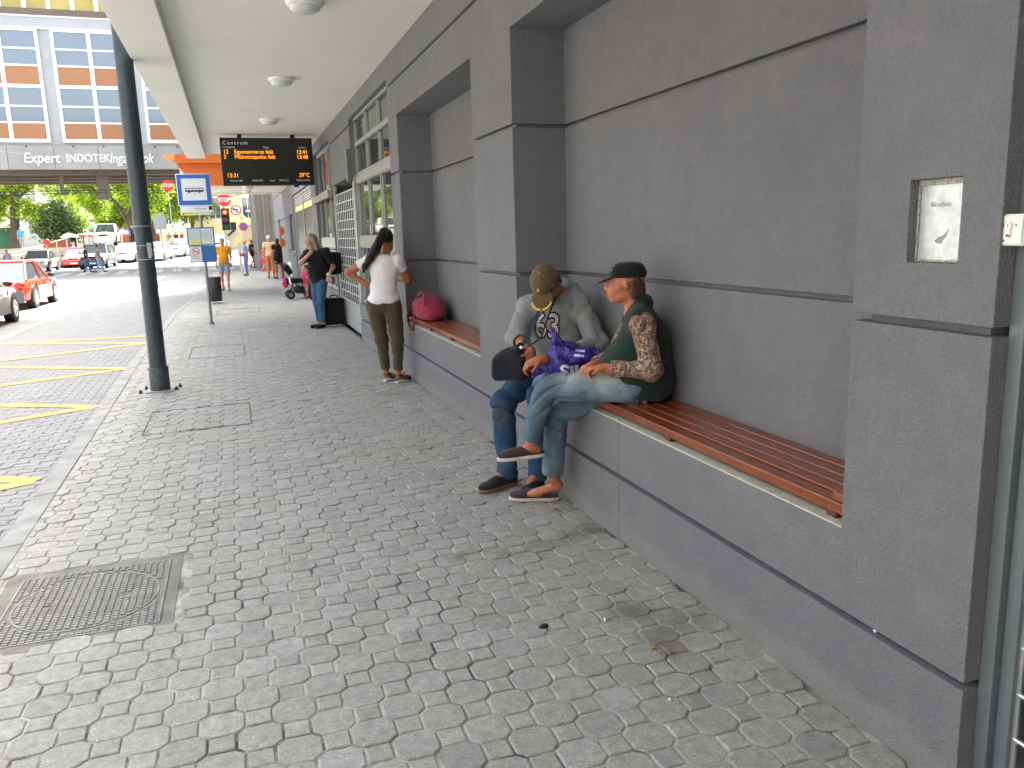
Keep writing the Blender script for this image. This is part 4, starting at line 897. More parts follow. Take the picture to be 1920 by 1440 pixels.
# raised plaza with ramp railing
m = MB(); m.prism([(-45, 73), (-9.2, 73), (-9.2, 78), (-6.4, 78), (-6.4, 117), (-45, 117)], (0, 0, -.13), (1, 0, 0), (0, 1, 0), (0, 0, 1.58)); tag(m.build('plaza_terrace', simple('terrace', (.36, .34, .29), .9, var=.15, vs=.4)), kind='structure')
m = MB(); m.prism([(66, -.102), (94, .86), (94, -.19), (66, -.19)], (-9.15, 0, 0), (0, 1, 0), (0, 0, 1), (14, 0, 0)); tag(m.build('road_rise', simple('road_far', (.24, .24, .235), .9)), kind='structure')
m = MB(); m.prism([(-16.2, .1), (-9.3, .1), (-9.3, 1.44), (-11.2, 1.44)], (0, 71.6, 0), (1, 0, 0), (0, 0, 1), (0, 1.39, 0)); tag(m.build('ramp', simple('ramp_stone', (.42, .40, .33), .9, var=.1)), kind='structure')
RL = thing('railing', (-11.5, 71.8, 0), 'cream metal railing climbing the ramp to the plaza', 'railing'); RM = simple('rail_cream', (.60, .56, .45), .5)
m = MB(); m.tube([(-16.4, 71.65, 1.22), (-15.6, 71.65, 1.25), (-11.4, 71.65, 2.40), (-9.25, 71.65, 2.42)], .045, 8); m.build('handrail', RM, RL)
for k in range(10):
    x = -15.9+k*.72; z = 1.24+max(0, min(1, (x+15.6)/4.2))*1.16; zb = max(.05, z-1.0); m = MB(); m.cyl((x, 71.65, zb), (x, 71.65, z), .03, n=8); m.build('baluster', RM, RL)
m = MB(); m.tube([(-16.8, 69.5, .96), (-13.6, 69.5, 1.10)], .05, 8); 
for x in (-16.2, -15.2, -14.2, -13.7): m.cyl((x, 69.5, -.1), (x, 69.5, 1.05), .05, n=8)
tag(m.build('railing', RM, loc=(-15, 69.5, 0)), 'short low cream railing left of the silver car', 'railing')
m = MB(); m.box(-11.6, -7.8, 100, 100.3, 1.45, 2.6); m.box(-14.8, -12.9, 76, 76.8, 1.45, 2.1); tag(m.build('wall', simple('brick_red', (.25, .08, .05), .9, var=.3), loc=(-14, 76, 1.45)), 'low dark red wall of the terrace cafe', 'wall')
ST = thing('market_stall', (-12.3, 82, 1.45), 'open stall with dark green pitched roof on the plaza', 'stall'); GR = simple('green_roof', (.03, .13, .085), .5)
m = MB(); m.add([(-14.2, 80.5, 3.1), (-11.1, 80.5, 3.0), (-13.3, 82, 4.4), (-14.4, 83.5, 3.1), (-11.1, 83.5, 3.0)], [(0, 1, 2), (0, 2, 3), (1, 4, 2), (4, 3, 2), (0, 3, 4, 1)]); m.build('roof', GR, ST)
for x, y in ((-13.2, 80.7), (-12.5, 80.7), (-11.3, 80.7), (-11.3, 83.3)): m = MB(); m.cyl((x, y, 1.45), (x, y, 3.05), .05, n=8); m.build('post', GR, ST)
GK = thing('kiosk', (-18.2, 80, 1.45), 'green kiosk with wide pale domed roof at the left edge', 'kiosk'); m = MB(); m.box(-19.2, -17.6, 79.4, 81, 1.45, 3.2); m.build('booth', GR, GK); m = MB(); m.lathe((-18.4, 80, 3.2), [(2.0, 0), (1.9, .2), (1.2, .65), (.1, .9)], 20); m.build('roof', PALEWALL, GK)
# ------------------------------------------------------------------ trees: tapered trunk, limbs, crown of leaf clumps
LEAF1 = m_leaf('leaf_lime', (.09, .15, .015), (.34, .42, .045), .6); LEAF2 = m_leaf('leaf_dark', (.03, .06, .022), (.10, .16, .05), .35); LEAF3 = m_leaf('leaf_grey', (.10, .15, .05), (.30, .38, .14), .5)  # lime, dark and pale green leaf tones, varied per clump
BARK = simple('bark', (.075, .06, .045), .95, var=.4, vs=3, bump=.6, bs=20)
def tree(label, base, trunk, blobs, nleaf, mat, size=.16, r0=.4, name='tree', seed=1):
    rs = np.random.RandomState(seed); root = thing(name, base, label, 'tree' if name != 'bush' else 'bush')
    b = np.array(base, float); m = MB()
    for pts, ra, rb in trunk:
        P = [b+np.array(p) for p in pts]; n = len(P); m.tube(P, [ra+(rb-ra)*i/(n-1) for i in range(n)], 9)
    if trunk: m.build('trunk', BARK, root)
    V = []; F = []; T = []; vol = np.array([r[0]*r[1]*r[2] for c, r in blobs])**.67; vol /= vol.sum()
    for (c, r), w_ in zip(blobs, vol):
        ncl = max(4, int(w_*nleaf/26)); c = b+np.array(c); r = np.array(r)
        for _ in range(ncl):
            d = rs.normal(size=3); d /= np.linalg.norm(d); cc = c+d*r*(.45+.55*rs.rand()**.6); cr = .30+.45*rs.rand(); tb = rs.rand()
            for _ in range(26):
                p = cc+rs.normal(size=3)*cr*.55; u = rs.normal(size=3); u /= np.linalg.norm(u); w2 = np.cross(u, rs.normal(size=3)); w2 /= np.linalg.norm(w2); s_ = size*(.6+.8*rs.rand()); k = len(V)
                V += [p-u*s_, p+w2*s_*.55, p+u*s_, p-w2*s_*.55]; F.append((k, k+1, k+2, k+3)); T.append(min(1, max(0, tb*.6+.4*rs.rand())))
    me = bpy.data.meshes.new('crown'); off = Vector(base); me.from_pydata([tuple(np.array(v)-b) for v in V], [], F); me.materials.append(mat)
    at = me.attributes.new('tone', 'FLOAT', 'FACE'); at.data.foreach_set('value', T); o = bpy.data.objects.new('crown', me); C.objects.link(o); o.parent = root; LOC[o.name] = off
    return root
tree('broad tree with thick forked trunk right of the market stall', (-8.3, 79, 1.4), [([(0, 0, 0), (.05, 0, 1.5), (-.1, 0, 2.4)], .42, .36), ([(-.1, 0, 2.2), (-.9, 0, 3.4), (-1.9, .2, 4.8), (-2.6, .4, 6.5)], .26, .10), ([(-.1, 0, 2.2), (.3, .2, 3.6), (.9, .2, 5.2), (1.2, 0, 7)], .28, .12), ([(-1.2, 0, 3.8), (-2.6, -.5, 4.6), (-3.6, -.6, 5)], .1, .05), ([(.4, 0, 4), (1.6, -.4, 5), (2.5, -.5, 6)], .12, .05)],
     [((-2.6, 0, 5.4), (1.5, 1.8, 1.2)), ((.8, 0, 5.6), (2.2, 2.0, 1.5)), ((-.6, .5, 7.4), (3.8, 2.6, 1.7)), ((2.6, 0, 4.4), (1.0, 1.2, 1.0)), ((-2.2, -.8, 3.5), (.7, .8, .6)), ((1.4, -1, 3.0), (.8, .8, .8)), ((.2, -1, 4.3), (1.0, .8, .7))], 9000, LEAF1, seed=3)
tree('straight trunked tree behind the blue steel column', (-7.4, 86, 1.4), [([(0, 0, 0), (.05, 0, 2.6), (0, 0, 5.5)], .34, .2), ([(0, 0, 2.4), (1.2, 0, 4.2), (2.2, 0, 6)], .14, .06)], [((.4, 0, 6.4), (2.8, 2.4, 2.0)), ((1.6, 0, 3.9), (1.5, 1.5, 1.2)), ((2.9, 0, 5.0), (1.4, 1.4, 1.3)), ((-.8, 0, 4.6), (1.0, 1, .9))], 6500, LEAF1, seed=4)
tree('light green tree beyond the bus stop sign', (-3.8, 92, .75), [([(0, 0, 0), (-.1, 0, 2.4), (.1, 0, 5)], .25, .12)], [((-.3, 0, 4.6), (2.1, 2.2, 1.4)), ((.9, 0, 4.2), (1.4, 1.5, .9)), ((-.4, 0, 6.8), (2.2, 2, 1.6)), ((-1.3, 0, 3.9), (1.2, 1.2, .7))], 6000, LEAF1, seed=5)
tree('leaning tree with dark trunk at the left edge', (-17.3, 78.5, 1.4), [([(0, 0, 0), (.1, 0, 1.7), (.25, 0, 3.2)], .44, .34), ([(.25, 0, 3.0), (.5, 0, 4.6), (.4, 0, 7)], .36, .2), ([(.3, 0, 3.8), (1.5, 0, 5), (2.0, 0, 6)], .14, .07)], [((-1.1, 0, 3.6), (1.3, 1.4, 1.2)), ((-.4, 0, 5.8), (2.2, 2, 1.5)), ((2.4, -.4, 2.7), (1.2, 1.2, .8)), ((3.2, -.6, 1.9), (.9, .9, .6)), ((1.4, -.3, 3.3), (1.0, 1.0, .6)), ((1.6, 0, 6.2), (1.6, 1.5, 1.1))], 6500, LEAF1, seed=6)
tree('dark dense conifer like tree in front of the stall', (-14.0, 77.5, 1.4), [([(0, 0, 0), (0, 0, 1.5)], .16, .1)], [((0, 0, 1.3), (1.5, 1.3, .9)), ((.2, 0, 2.3), (1.25, 1.1, .8)), ((.2, 0, 3.2), (.8, .8, .7)), ((1.1, -.4, 1.6), (.8, .7, .7))], 4200, LEAF2, .13, seed=7)
tree('pale leaved tree top above the dark tree', (-13.0, 80, 1.4), [([(0, 0, 0), (0, 0, 3)], .12, .08)], [((.1, 0, 2.9), (1.0, .9, .8)), ((.7, -.2, 2.2), (.7, .7, .5)), ((-.5, 0, 5.6), (1.8, 1.5, 1.0))], 3200, LEAF3, .13, seed=8)
tree('tall yellow green tree at the back under the bridge', (-12.5, 95, 1.4), [([(0, 0, 0), (0, 0, 4)], .3, .2)], [((0, 0, 6.5), (3.4, 2, 1.6)), ((-3.4, 0, 5.6), (2.2, 2, 1.2)), ((3.2, 0, 6.2), (1.8, 2, 1.3))], 5200, LEAF1, seed=9)

tree('small bright green tree filling the gap behind the van', (-11.2, 90, 1.4), [([(0, 0, 0), (0, 0, 2.2)], .14, .08)], [((0, 0, 3.0), (1.8, 1.4, 1.2)), ((-1.8, 0, 4.6), (1.4, 1.2, .9)), ((1.6, 0, 4.4), (1.5, 1.2, 1.0))], 4200, LEAF1, seed=12)
# ------------------------------------------------------------------ cars
TYRE = simple('tyre', (.018, .018, .019), .85); RIM = simple('alloy_rim', (.45, .45, .46), .3, .8); CHROME = simple('headlight_glass', (.65, .66, .68), .15, .3); TAIL = simple('tail_light', (.5, .02, .015), .25)
def car(label, x, y, heading, L, W, H, paint, wb=.60, suv=0, lower=None, hood=.27, boot=.16, roofc=None, z0=-.1, bumper=None, simple_=False):
    """x, y = middle of the car on the road; heading 0 = front towards +y"""
    r = thing('car', (x, y, z0), label, 'car', None, 0); r.rotation_euler.z = heading
    LOC[r.name] = Vector((0, 0, 0)); h = L/2; hw = W/2; belt = H*(.60 if not suv else .62); sill = H*.17
    def prof(u):     # u -1 rear .. 1 front : lower body top height
        if u > 1-2*hood: t = (u-(1-2*hood))/(2*hood); return belt-(.20*H*t**1.6)
        if u < -1+2*boot: t = ((-1+2*boot)-u)/(2*boot); return belt+.02*H-(.05*H*t**2)
        return belt+.02*H*(0-(u-(1-2*hood)))*.3
    us = [-1, -.985, -.93, -.82, -.6, -.35, -.1, .15, .4, .6, .78, .9, .97, 1]; m = MB(); ring = []
    for u in us:
        tp = prof(u); e = abs(u)**7; wd = hw*(1-.16*e); zb = sill+.10*H*max(0, (abs(u)-.9)/.1); zt = tp-(.10*H if abs(u) > .98 else 0)
        sec = [(-wd*.90, zb), (-wd*.985, zb+.05), (-wd, zb+(zt-zb)*.5), (-wd*.965, zt-.06*H), (-wd*.86, zt), (0, zt+.018*H), (wd*.86, zt), (wd*.965, zt-.06*H), (wd, zb+(zt-zb)*.5), (wd*.985, zb+.05), (wd*.90, zb)]
        ring.append([(p[0], u*h, p[1]) for p in sec])
    n = len(ring[0]); V = [p for rr_ in ring for p in rr_]; F = [(i*n+k, i*n+(k+1) % n, (i+1)*n+(k+1) % n, (i+1)*n+k) for i in range(len(us)-1) for k in range(n)]+[tuple(range(n)), tuple((len(us)-1)*n+k for k in range(n))]
    m.add(V, F, True)
    # roof and pillars
    ub, ut = (-1+2*boot*(.55 if suv else .8), -1+2*boot+(.06 if suv else .30)); fb, ft = 1-2*hood+.02, 1-2*hood-.36
    bw, tw = hw*.88, hw*.70; zb2, zt2 = belt-.01, H
    RB = [(-bw, ub*h, zb2), (bw, ub*h, zb2), (bw, fb*h, zb2), (-bw, fb*h, zb2)]; RT = [(-tw, ut*h, zt2-.04), (tw, ut*h, zt2-.04), (tw, ft*h, zt2-.04), (-tw, ft*h, zt2-.04)]
    mid = [(-tw*.9, ut*h*.92, zt2), (tw*.9, ut*h*.92, zt2), (tw*.9, ft*h*.8-.0, zt2), (-tw*.9, ft*h*.8, zt2)]
    m.add(RT+mid, [(4, 5, 6, 7), (0, 1, 5, 4), (1, 2, 6, 5), (2, 3, 7, 6), (3, 0, 4, 7)], True)
    for a, b in zip(RB, RT): m.tube([a, b], .038, 6)
    for s_ in (-1, 1):
        for q in ((.02 if not suv else .0),): m.tube([(s_*bw*1.0, (q)*h, zb2), (s_*tw*1.0, (q-.02)*h, zt2-.05)], .036, 6)
        m.tube([(s_*tw, ut*h, zt2-.045), (s_*tw, ft*h, zt2-.045)], .035, 6)
    m.tube([RT[0], RT[1]], .035, 6); m.tube([RT[2], RT[3]], .035, 6)
    body = m.build('body', paint, r, .012, 2)
    g = MB(); k = .985; g.add([(a[0]*k, a[1], a[2]) for a in RB]+[(a[0]*k, a[1], a[2]) for a in RT], [(0, 1, 5, 4), (1, 2, 6, 5), (2, 3, 7, 6), (3, 0, 4, 7), (4, 5, 6, 7)], False); g.build('windows', CARGLASS, r)
    wr_ = H*.225 if not suv else H*.215; ax = L*wb/2; off = L*.015
    for yy in (ax+off, -ax+off):
        for s_ in (-1, 1):
            m = MB(); c = (s_*(hw-.11), yy, wr_); m.cyl((s_*(hw-.20), yy, wr_), (s_*(hw+.012), yy, wr_), wr_, n=28); wl_ = m.build('wheel', TYRE, r, .02)
            m = MB(); m.cyl((s_*(hw+.006), yy, wr_), (s_*(hw+.018), yy, wr_), wr_*.64, n=24)
            m.build('rim', RIM, wl_)
            m = MB()
            for q in range(5): t = 2*math.pi*q/5+.6; m.obox((s_*(hw+.0195), yy+math.cos(t)*wr_*.36, wr_+math.sin(t)*wr_*.36), (.004, wr_*.16, wr_*.16), Matrix.Rotation(t, 3, 'X'))
            m.build('rim_gap', BLACK, wl_)
            a = MB(); nn = 14; P_ = [(yy+math.cos(math.pi*q/nn)*(wr_+.055), wr_+math.sin(math.pi*q/nn)*(wr_+.055)) for q in range(nn+1)]+[(yy-wr_-.055, sill*.9), (yy+wr_+.055, sill*.9)]
            a.prism([(p[0], p[1]) for p in P_], (s_*(hw-.03), 0, 0), (0, 1, 0), (0, 0, 1), (s_*.034, 0, 0)); a.build('wheel_arch', BLACK, r)
    for s_ in (-1, 1):
        m = MB(); m.ell((s_*hw*.70, h*.955, belt*.80), (hw*.20, .09, .085)); m.build('headlight', CHROME, r)
        m = MB(); m.ell((s_*hw*.80, -h*.975, belt*.84), (hw*.15, .07, .12 if suv else .10)); m.build('tail_light', TAIL, r)
        m = MB(); m.ell((s_*(hw+.07), (fb-.16)*h, belt+.07), (.10, .06, .065)); m.build('mirror', BLACK, r)
        m = MB()
        for q in ((-.30 if suv else -.26), .14): m.box(min(s_*(hw-.012), s_*(hw+.014)), max(s_*(hw-.012), s_*(hw+.014)), q*h, q*h+.16, belt*.86, belt*.885)
        m.build('door_handle', paint, r)
        m = MB()
        for q in (-.42, .03, .43): m.box(min(s_*(hw-.02), s_*(hw+.003)), max(s_*(hw-.02), s_*(hw+.003)), q*h, q*h+.010, sill+.08, belt-.07)
        m.build('door_gap', BLACK, r)
    m = MB(); m.box(-hw*.86, hw*.86, h-.06, h+.03, sill*.9, sill+.22*H); m.build('front_bumper', bumper or paint, r, .03); m = MB(); m.box(-hw*.9, hw*.9, -h-.04, -h+.05, sill*.9, sill+.22*H); m.build('rear_bumper', bumper or paint, r, .03)
    m = MB(); m.box(-hw*.42, hw*.42, h-.01, h+.012, belt*.70, belt*.82); m.build('grille', BLACK, r)
    m = MB(); m.box(-.26, .26, h+.031, h+.036, sill+.05, sill+.16); m.build('number_plate', WHITE, r); m = MB(); m.box(-.26, .26, -h-.046, -h-.041, sill+.07, sill+.18); m.build('number_plate', WHITE, r)
    if lower:
        for s_ in (-1, 1):
            m = MB(); m.box(min(s_*(hw-.01), s_*(hw+.016)), max(s_*(hw-.01), s_*(hw+.016)), -ax+wr_+.10, ax-wr_-.06, sill, sill+.28*H); m.build('side_moulding', lower, r, .01)
    return r
RED = m_carpaint('red_paint', (.62, .045, .012)); CREAMP = m_carpaint('pale_paint', (.56, .58, .52)); SILVER = m_carpaint('silver_paint', (.42, .46, .47), .35); REDB = m_carpaint('bright_red_paint', (.65, .02, .015)); BLK = m_carpaint('black_paint', (.012, .014, .03)); WHT = m_carpaint('white_car_paint', (.75, .77, .78))
car('cream coloured car at the left edge, nose seen beside the bus bay', -5.87, 20.45, .0, 4.3, 1.72, 1.42, CREAMP, lower=simple('grey_moulding', (.22, .22, .19), .6))
car('red hatchback ahead of the cream car, pale panel on its flank', -6.28, 27.45, -.03, 3.95, 1.66, 1.36, RED, wb=.585, boot=.14, lower=simple('faded_pink', (.48, .30, .22), .6), bumper=simple('grey_bumper', (.10, .11, .115), .6))
car('silver grey car facing the camera before the crossing', -12.85, 64.3, math.pi-.04, 4.1, 1.75, 1.45, SILVER, z0=-.1)
car('bright red car between the silver car and the black one', -11.55, 71.0, math.pi, 4.0, 1.72, 1.5, REDB)
car('black fronted off road car with pale bonnet waiting at the crossing', -9.45, 66.3, math.pi-.06, 4.5, 1.85, 1.75, simple('dusty_black', (.09, .095, .10), .35, .3), suv=1, hood=.25, boot=.05, bumper=BLK)
car('pale green white car behind the black off road car', -8.15, 73.2, math.pi-.12, 4.2, 1.72, 1.52, WHT, z0=.14)
car('white car right of the blue steel column', -6.0, 74.0, math.pi-.14, 4.3, 1.75, 1.50, WHT, z0=.17)
car('tall white van like car left of the timetable case', -4.65, 79.0, math.pi-.16, 4.3, 1.75, 1.58, WHT, suv=1, z0=.33)
car('white car behind the person in the orange shirt', -1.3, 86, math.pi-.1, 4.3, 1.8, 1.6, WHT, suv=1, z0=.60)
m = MB(); m.cyl((-12.75, 66.8, -.1), (-12.75, 66.8, 1.55), .04, n=8); m.ell((-12.75, 66.8, 1.85), (.22, .1, .25)); tag(m.build('post_sign', REDSIGN, loc=(-12.75, 66.8, 0)), 'small round red sign on a thin red post by the ramp', 'sign')

# ------------------------------------------------------------------ traffic light and signs at the crossing
TL = thing('traffic_light', (-.33, 43, 0), 'traffic light showing red with a stop sign on top', 'traffic light')
m = MB(); m.cyl((-.36, 43.1, 0), (-.30, 43.1, 3.3), .055, n=12); m.build('pole', simple('tl_pole', (.40, .42, .38), .5), TL)
m = MB(); m.box(-.44, -.06, 42.95, 43.05, 2.14, 3.20); m.box(-.05, .22, 42.95, 43.05, 2.14, 2.52); HD = m.build('signal_head', BLACK, TL, .02)
for z, mt, nm_ in ((3.01, REDLAMP, 'red_lamp'), (2.68, simple('amber_off', (.16, .06, .03), .4), 'amber_lamp'), (2.34, simple('green_off', (.01, .10, .08), .4), 'green_lamp')):
    m = MB(); m.cyl((-.26, 42.90, z), (-.26, 42.95, z), .13, n=20); lp = m.build(nm_, mt, TL)
    m = MB(); nn = 10; P_ = [(-.26+math.cos(math.pi*q/nn)*.155, z+math.sin(math.pi*q/nn)*.155) for q in range(nn+1)]
    for (a, b), (c, d) in zip(P_, P_[1:]): m.add([(a, 42.95, b), (c, 42.95, d), (c, 42.66, d+.0), (a, 42.66, b+.0)], [(0, 1, 2, 3)], True)
    m.build('visor', BLACK, TL)
m = MB(); m.cyl((-.26, 42.885, 3.01), (-.26, 42.899, 3.01), .075, n=18); m.build('red_lamp_centre', CORE, TL)
m = MB(); oc = [(.33*math.cos(math.pi/8+k*math.pi/4), .33*math.sin(math.pi/8+k*math.pi/4)) for k in range(8)]; m.prism(oc, (-.24, 42.80, 3.60), U, V_, (0, .03, 0)); m.build('stop_sign', REDSIGN, TL)
text('stop_lettering', 'STOP', .29, (-.24, 42.79, 3.50), U, V_, WHITE, TL, align='CENTER', sx=.80, bold=.008)
SP = thing('sign_post', (.45, 43, 0), 'post carrying a no left turn, a yellow diamond and a no stopping sign', 'sign post')
m = MB(); m.cyl((.42, 43.1, 0), (.50, 43.1, 2.9), .035, n=10); m.cyl((-.05, 43.08, 3.05), (.3, 43.08, 3.1), .025, n=8); m.build('pole', STEEL, SP)
def disc(x, z, r_, mat, y, nm_): m = MB(); m.cyl((x, y, z), (x, y+.012, z), r_, n=32); return m.build(nm_, mat, SP)
disc(.27, 3.10, .255, REDSIGN, 42.95, 'no_left_turn_rim'); disc(.27, 3.10, .20, SIGNWHITE, 42.936, 'no_left_turn_field')
m = MB(); m.obox((.27, 42.92, 3.10), (.40, .008, .035), Matrix.Rotation(math.radians(38), 3, 'Y')); m.build('red_bar', REDSIGN, SP); m = MB(); m.obox((.31, 42.915, 3.06), (.05, .006, .16)); m.obox((.24, 42.915, 3.14), (.16, .006, .05)); m.prism([(0, .06), (-.10, 0), (0, -.06)], (.19, 42.914, 3.14), U, V_, (0, .004, 0)); m.build('arrow', INK, SP)
def dia(r_, y, mat, nm_): m = MB(); m.prism([(0, r_), (r_, 0), (0, -r_), (-r_, 0)], (.53, y, 2.71), U, V_, (0, .012, 0)); m.build(nm_, mat, SP)
dia(.235, 42.95, SIGNWHITE, 'diamond_rim'); dia(.15, 42.936, YELSIGN, 'diamond_field')
disc(.55, 2.29, .21, REDSIGN, 42.95, 'no_stopping_rim'); disc(.55, 2.29, .165, BLUESIGN, 42.936, 'no_stopping_field')
m = MB(); [m.obox((.55, 42.92-.002*k, 2.29), (.34, .006, .035), Matrix.Rotation(math.radians(a), 3, 'Y')) for k, a in enumerate((45, -45))]; m.build('red_cross', REDSIGN, SP)
m = MB(); m.obox((-.02, 43.3, 1.92), (.62, .02, .42), Matrix.Rotation(math.radians(-35), 3, 'Y')); CHV = m.build('direction_board', simple('board_pale', (.62, .60, .40), .6), loc=(0, 43.3, 1.9)); tag(CHV, 'tilted pale yellow board with a black bar below the lights', 'board')
m = MB(); m.obox((-.05, 43.285, 2.0), (.42, .006, .09), Matrix.Rotation(math.radians(-40), 3, 'Y')); m.build('black_bar', BLACK, CHV)
m = MB(); m.box(.22, .36, 43.6, 43.7, 0, 1.5); tag(m.build('bollard', simple('bollard_beige', (.5, .45, .33), .7), loc=(.29, 43.6, 0), bevel=.01), 'tall beige square bollard at the pavement end', 'bollard')
SG = thing('stop_sign', (-3.2, 51, 0), 'distant red stop sign hung under the bridge left of the bus sign', 'stop sign'); m = MB(); m.prism([(a*.98, b*.98) for a, b in oc], (-3.24, 51, 4.82), U, V_, (0, .03, 0)); m.build('plate', REDSIGN, SG); text('lettering', 'STOP', .27, (-3.24, 50.99, 4.73), U, V_, WHITE, SG, align='CENTER', sx=.8, bold=.006); m = MB(); m.cyl((-3.24, 51.05, -.1), (-3.24, 51.05, 4.6), .03, n=8); m.build('pole', STEEL, SG)
m = MB(); m.box(-4.95, -4.15, 60, 60.04, 2.5, 3.45); m.cyl((-4.55, 60.06, -.1), (-4.55, 60.06, 2.5), .04, n=8); tag(m.build('traffic_sign', simple('sign_back', (.42, .44, .42), .5, .3), loc=(-4.55, 60, 0)), 'blank grey back of a rectangular road sign before the trees', 'sign')
m = MB(); m.tube([(-6.9, 75, 0), (-6.95, 75, 3), (-7.0, 75, 7)], .07, 8); tag(m.build('lamp_post', simple('lamp_grey', (.22, .25, .24), .5), loc=(-6.9, 75, 0)), 'thin grey lamp post left of the blue steel column', 'lamp post')

# ------------------------------------------------------------------ the two people on the near bench
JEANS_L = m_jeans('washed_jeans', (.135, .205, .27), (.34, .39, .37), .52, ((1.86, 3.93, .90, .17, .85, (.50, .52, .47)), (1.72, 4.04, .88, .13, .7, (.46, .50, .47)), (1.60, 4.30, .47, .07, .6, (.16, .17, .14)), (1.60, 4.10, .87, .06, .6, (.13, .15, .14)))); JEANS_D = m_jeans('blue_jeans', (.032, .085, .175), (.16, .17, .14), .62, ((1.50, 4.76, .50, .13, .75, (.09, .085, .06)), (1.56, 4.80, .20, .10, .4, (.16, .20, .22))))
LEO = m_leopard(); VEST = m_cloth('green_vest', (.006, .024, .017), .2, 6, 400, .9, .3, 14); HOOD = m_cloth('grey_hoodie', (.27, .285, .285), .10, 9, 700, .95, .3, 12)
CAPG = m_cloth('dark_green_cap', (.009, .012, .009), .2, 20, 900); CAPB = m_cloth('brown_cap', (.115, .075, .035), .2, 25, 900); HAIRB = m_cloth('brown_hair', (.075, .035, .018), .5, 60, 300, .6, .5); HAIRD = m_cloth('dark_hair', (.007, .003, .003), .4, 50, 300, .5, .5)
NAVY = m_cloth('navy_canvas', (.006, .007, .016), .25, 12, 600, .8, .3); SLIP = m_cloth('slipper_canvas', (.045, .028, .038), .25, 30, 700); SOLE = simple('pale_sole', (.52, .48, .40), .7, var=.2, vs=20); SOLEB = simple('brown_sole', (.20, .11, .05), .7)
EYEW = simple('eye_white', (.6, .57, .52), .3); EYED = simple('eye_dark', (.02, .012, .008), .2)
def foot_shoe(root, heel, toe, opening=1, up=(0, 0, 1), upper=SLIP, sole=SOLE, h=.0035, back=True, lace=False, wd=.040):
    """a low shoe from heel to toe, sole child of the upper"""
    heel = np.array(heel, float); toe = np.array(toe, float); f = nrm(toe-heel); u = nrm(np.array(up)-f*np.dot(up, f)); s = np.cross(f, u); M = np.stack([f, s, u], 1); L = np.linalg.norm(toe-heel)
    S = SDF().ell(heel+f*L*.74+u*.022, (L*.25, wd*1.12, .030), M, .02).ell(heel+f*L*.50+u*.026, (L*.27, wd*.95, .036 if opening else .050), M, .02).ell(heel+f*L*.20+u*(.024 if back else .014), (L*.20, wd*.86, .046 if back else .018), M, .02)
    S.sub_ell(heel+f*L*.22+u*(.070 if opening else .10), (L*(.22 if opening else .16), wd*.66, .045), M, .01).cut(heel+u*.002, -u); o = S.build('shoe', upper, root, h)
    B = SDF().ell(heel+f*L*.72, (L*.29, wd*1.22, .10), M, .01).ell(heel+f*L*.28, (L*.29, wd*1.0, .10), M, .03).cut(heel+u*.010, u).cut(heel-u*.011, -u); B.build('sole', sole, o, h)
    if lace:
        m = MB()
        for q in (.46, .54, .62): a = heel+f*L*q+u*(.064-.05*(q-.46)); m.tube([a-s*.022, a+u*.006, a+s*.022], .0035, 5)
        a = heel+f*L*.44+u*.07; m.tube([a, a+s*.03+u*.012, a+s*.045-f*.01], .003, 5); m.tube([a, a-s*.03+u*.010-f*.01, a-s*.04-f*.02], .003, 5); m.build('lace', BLACK, o)
    return o
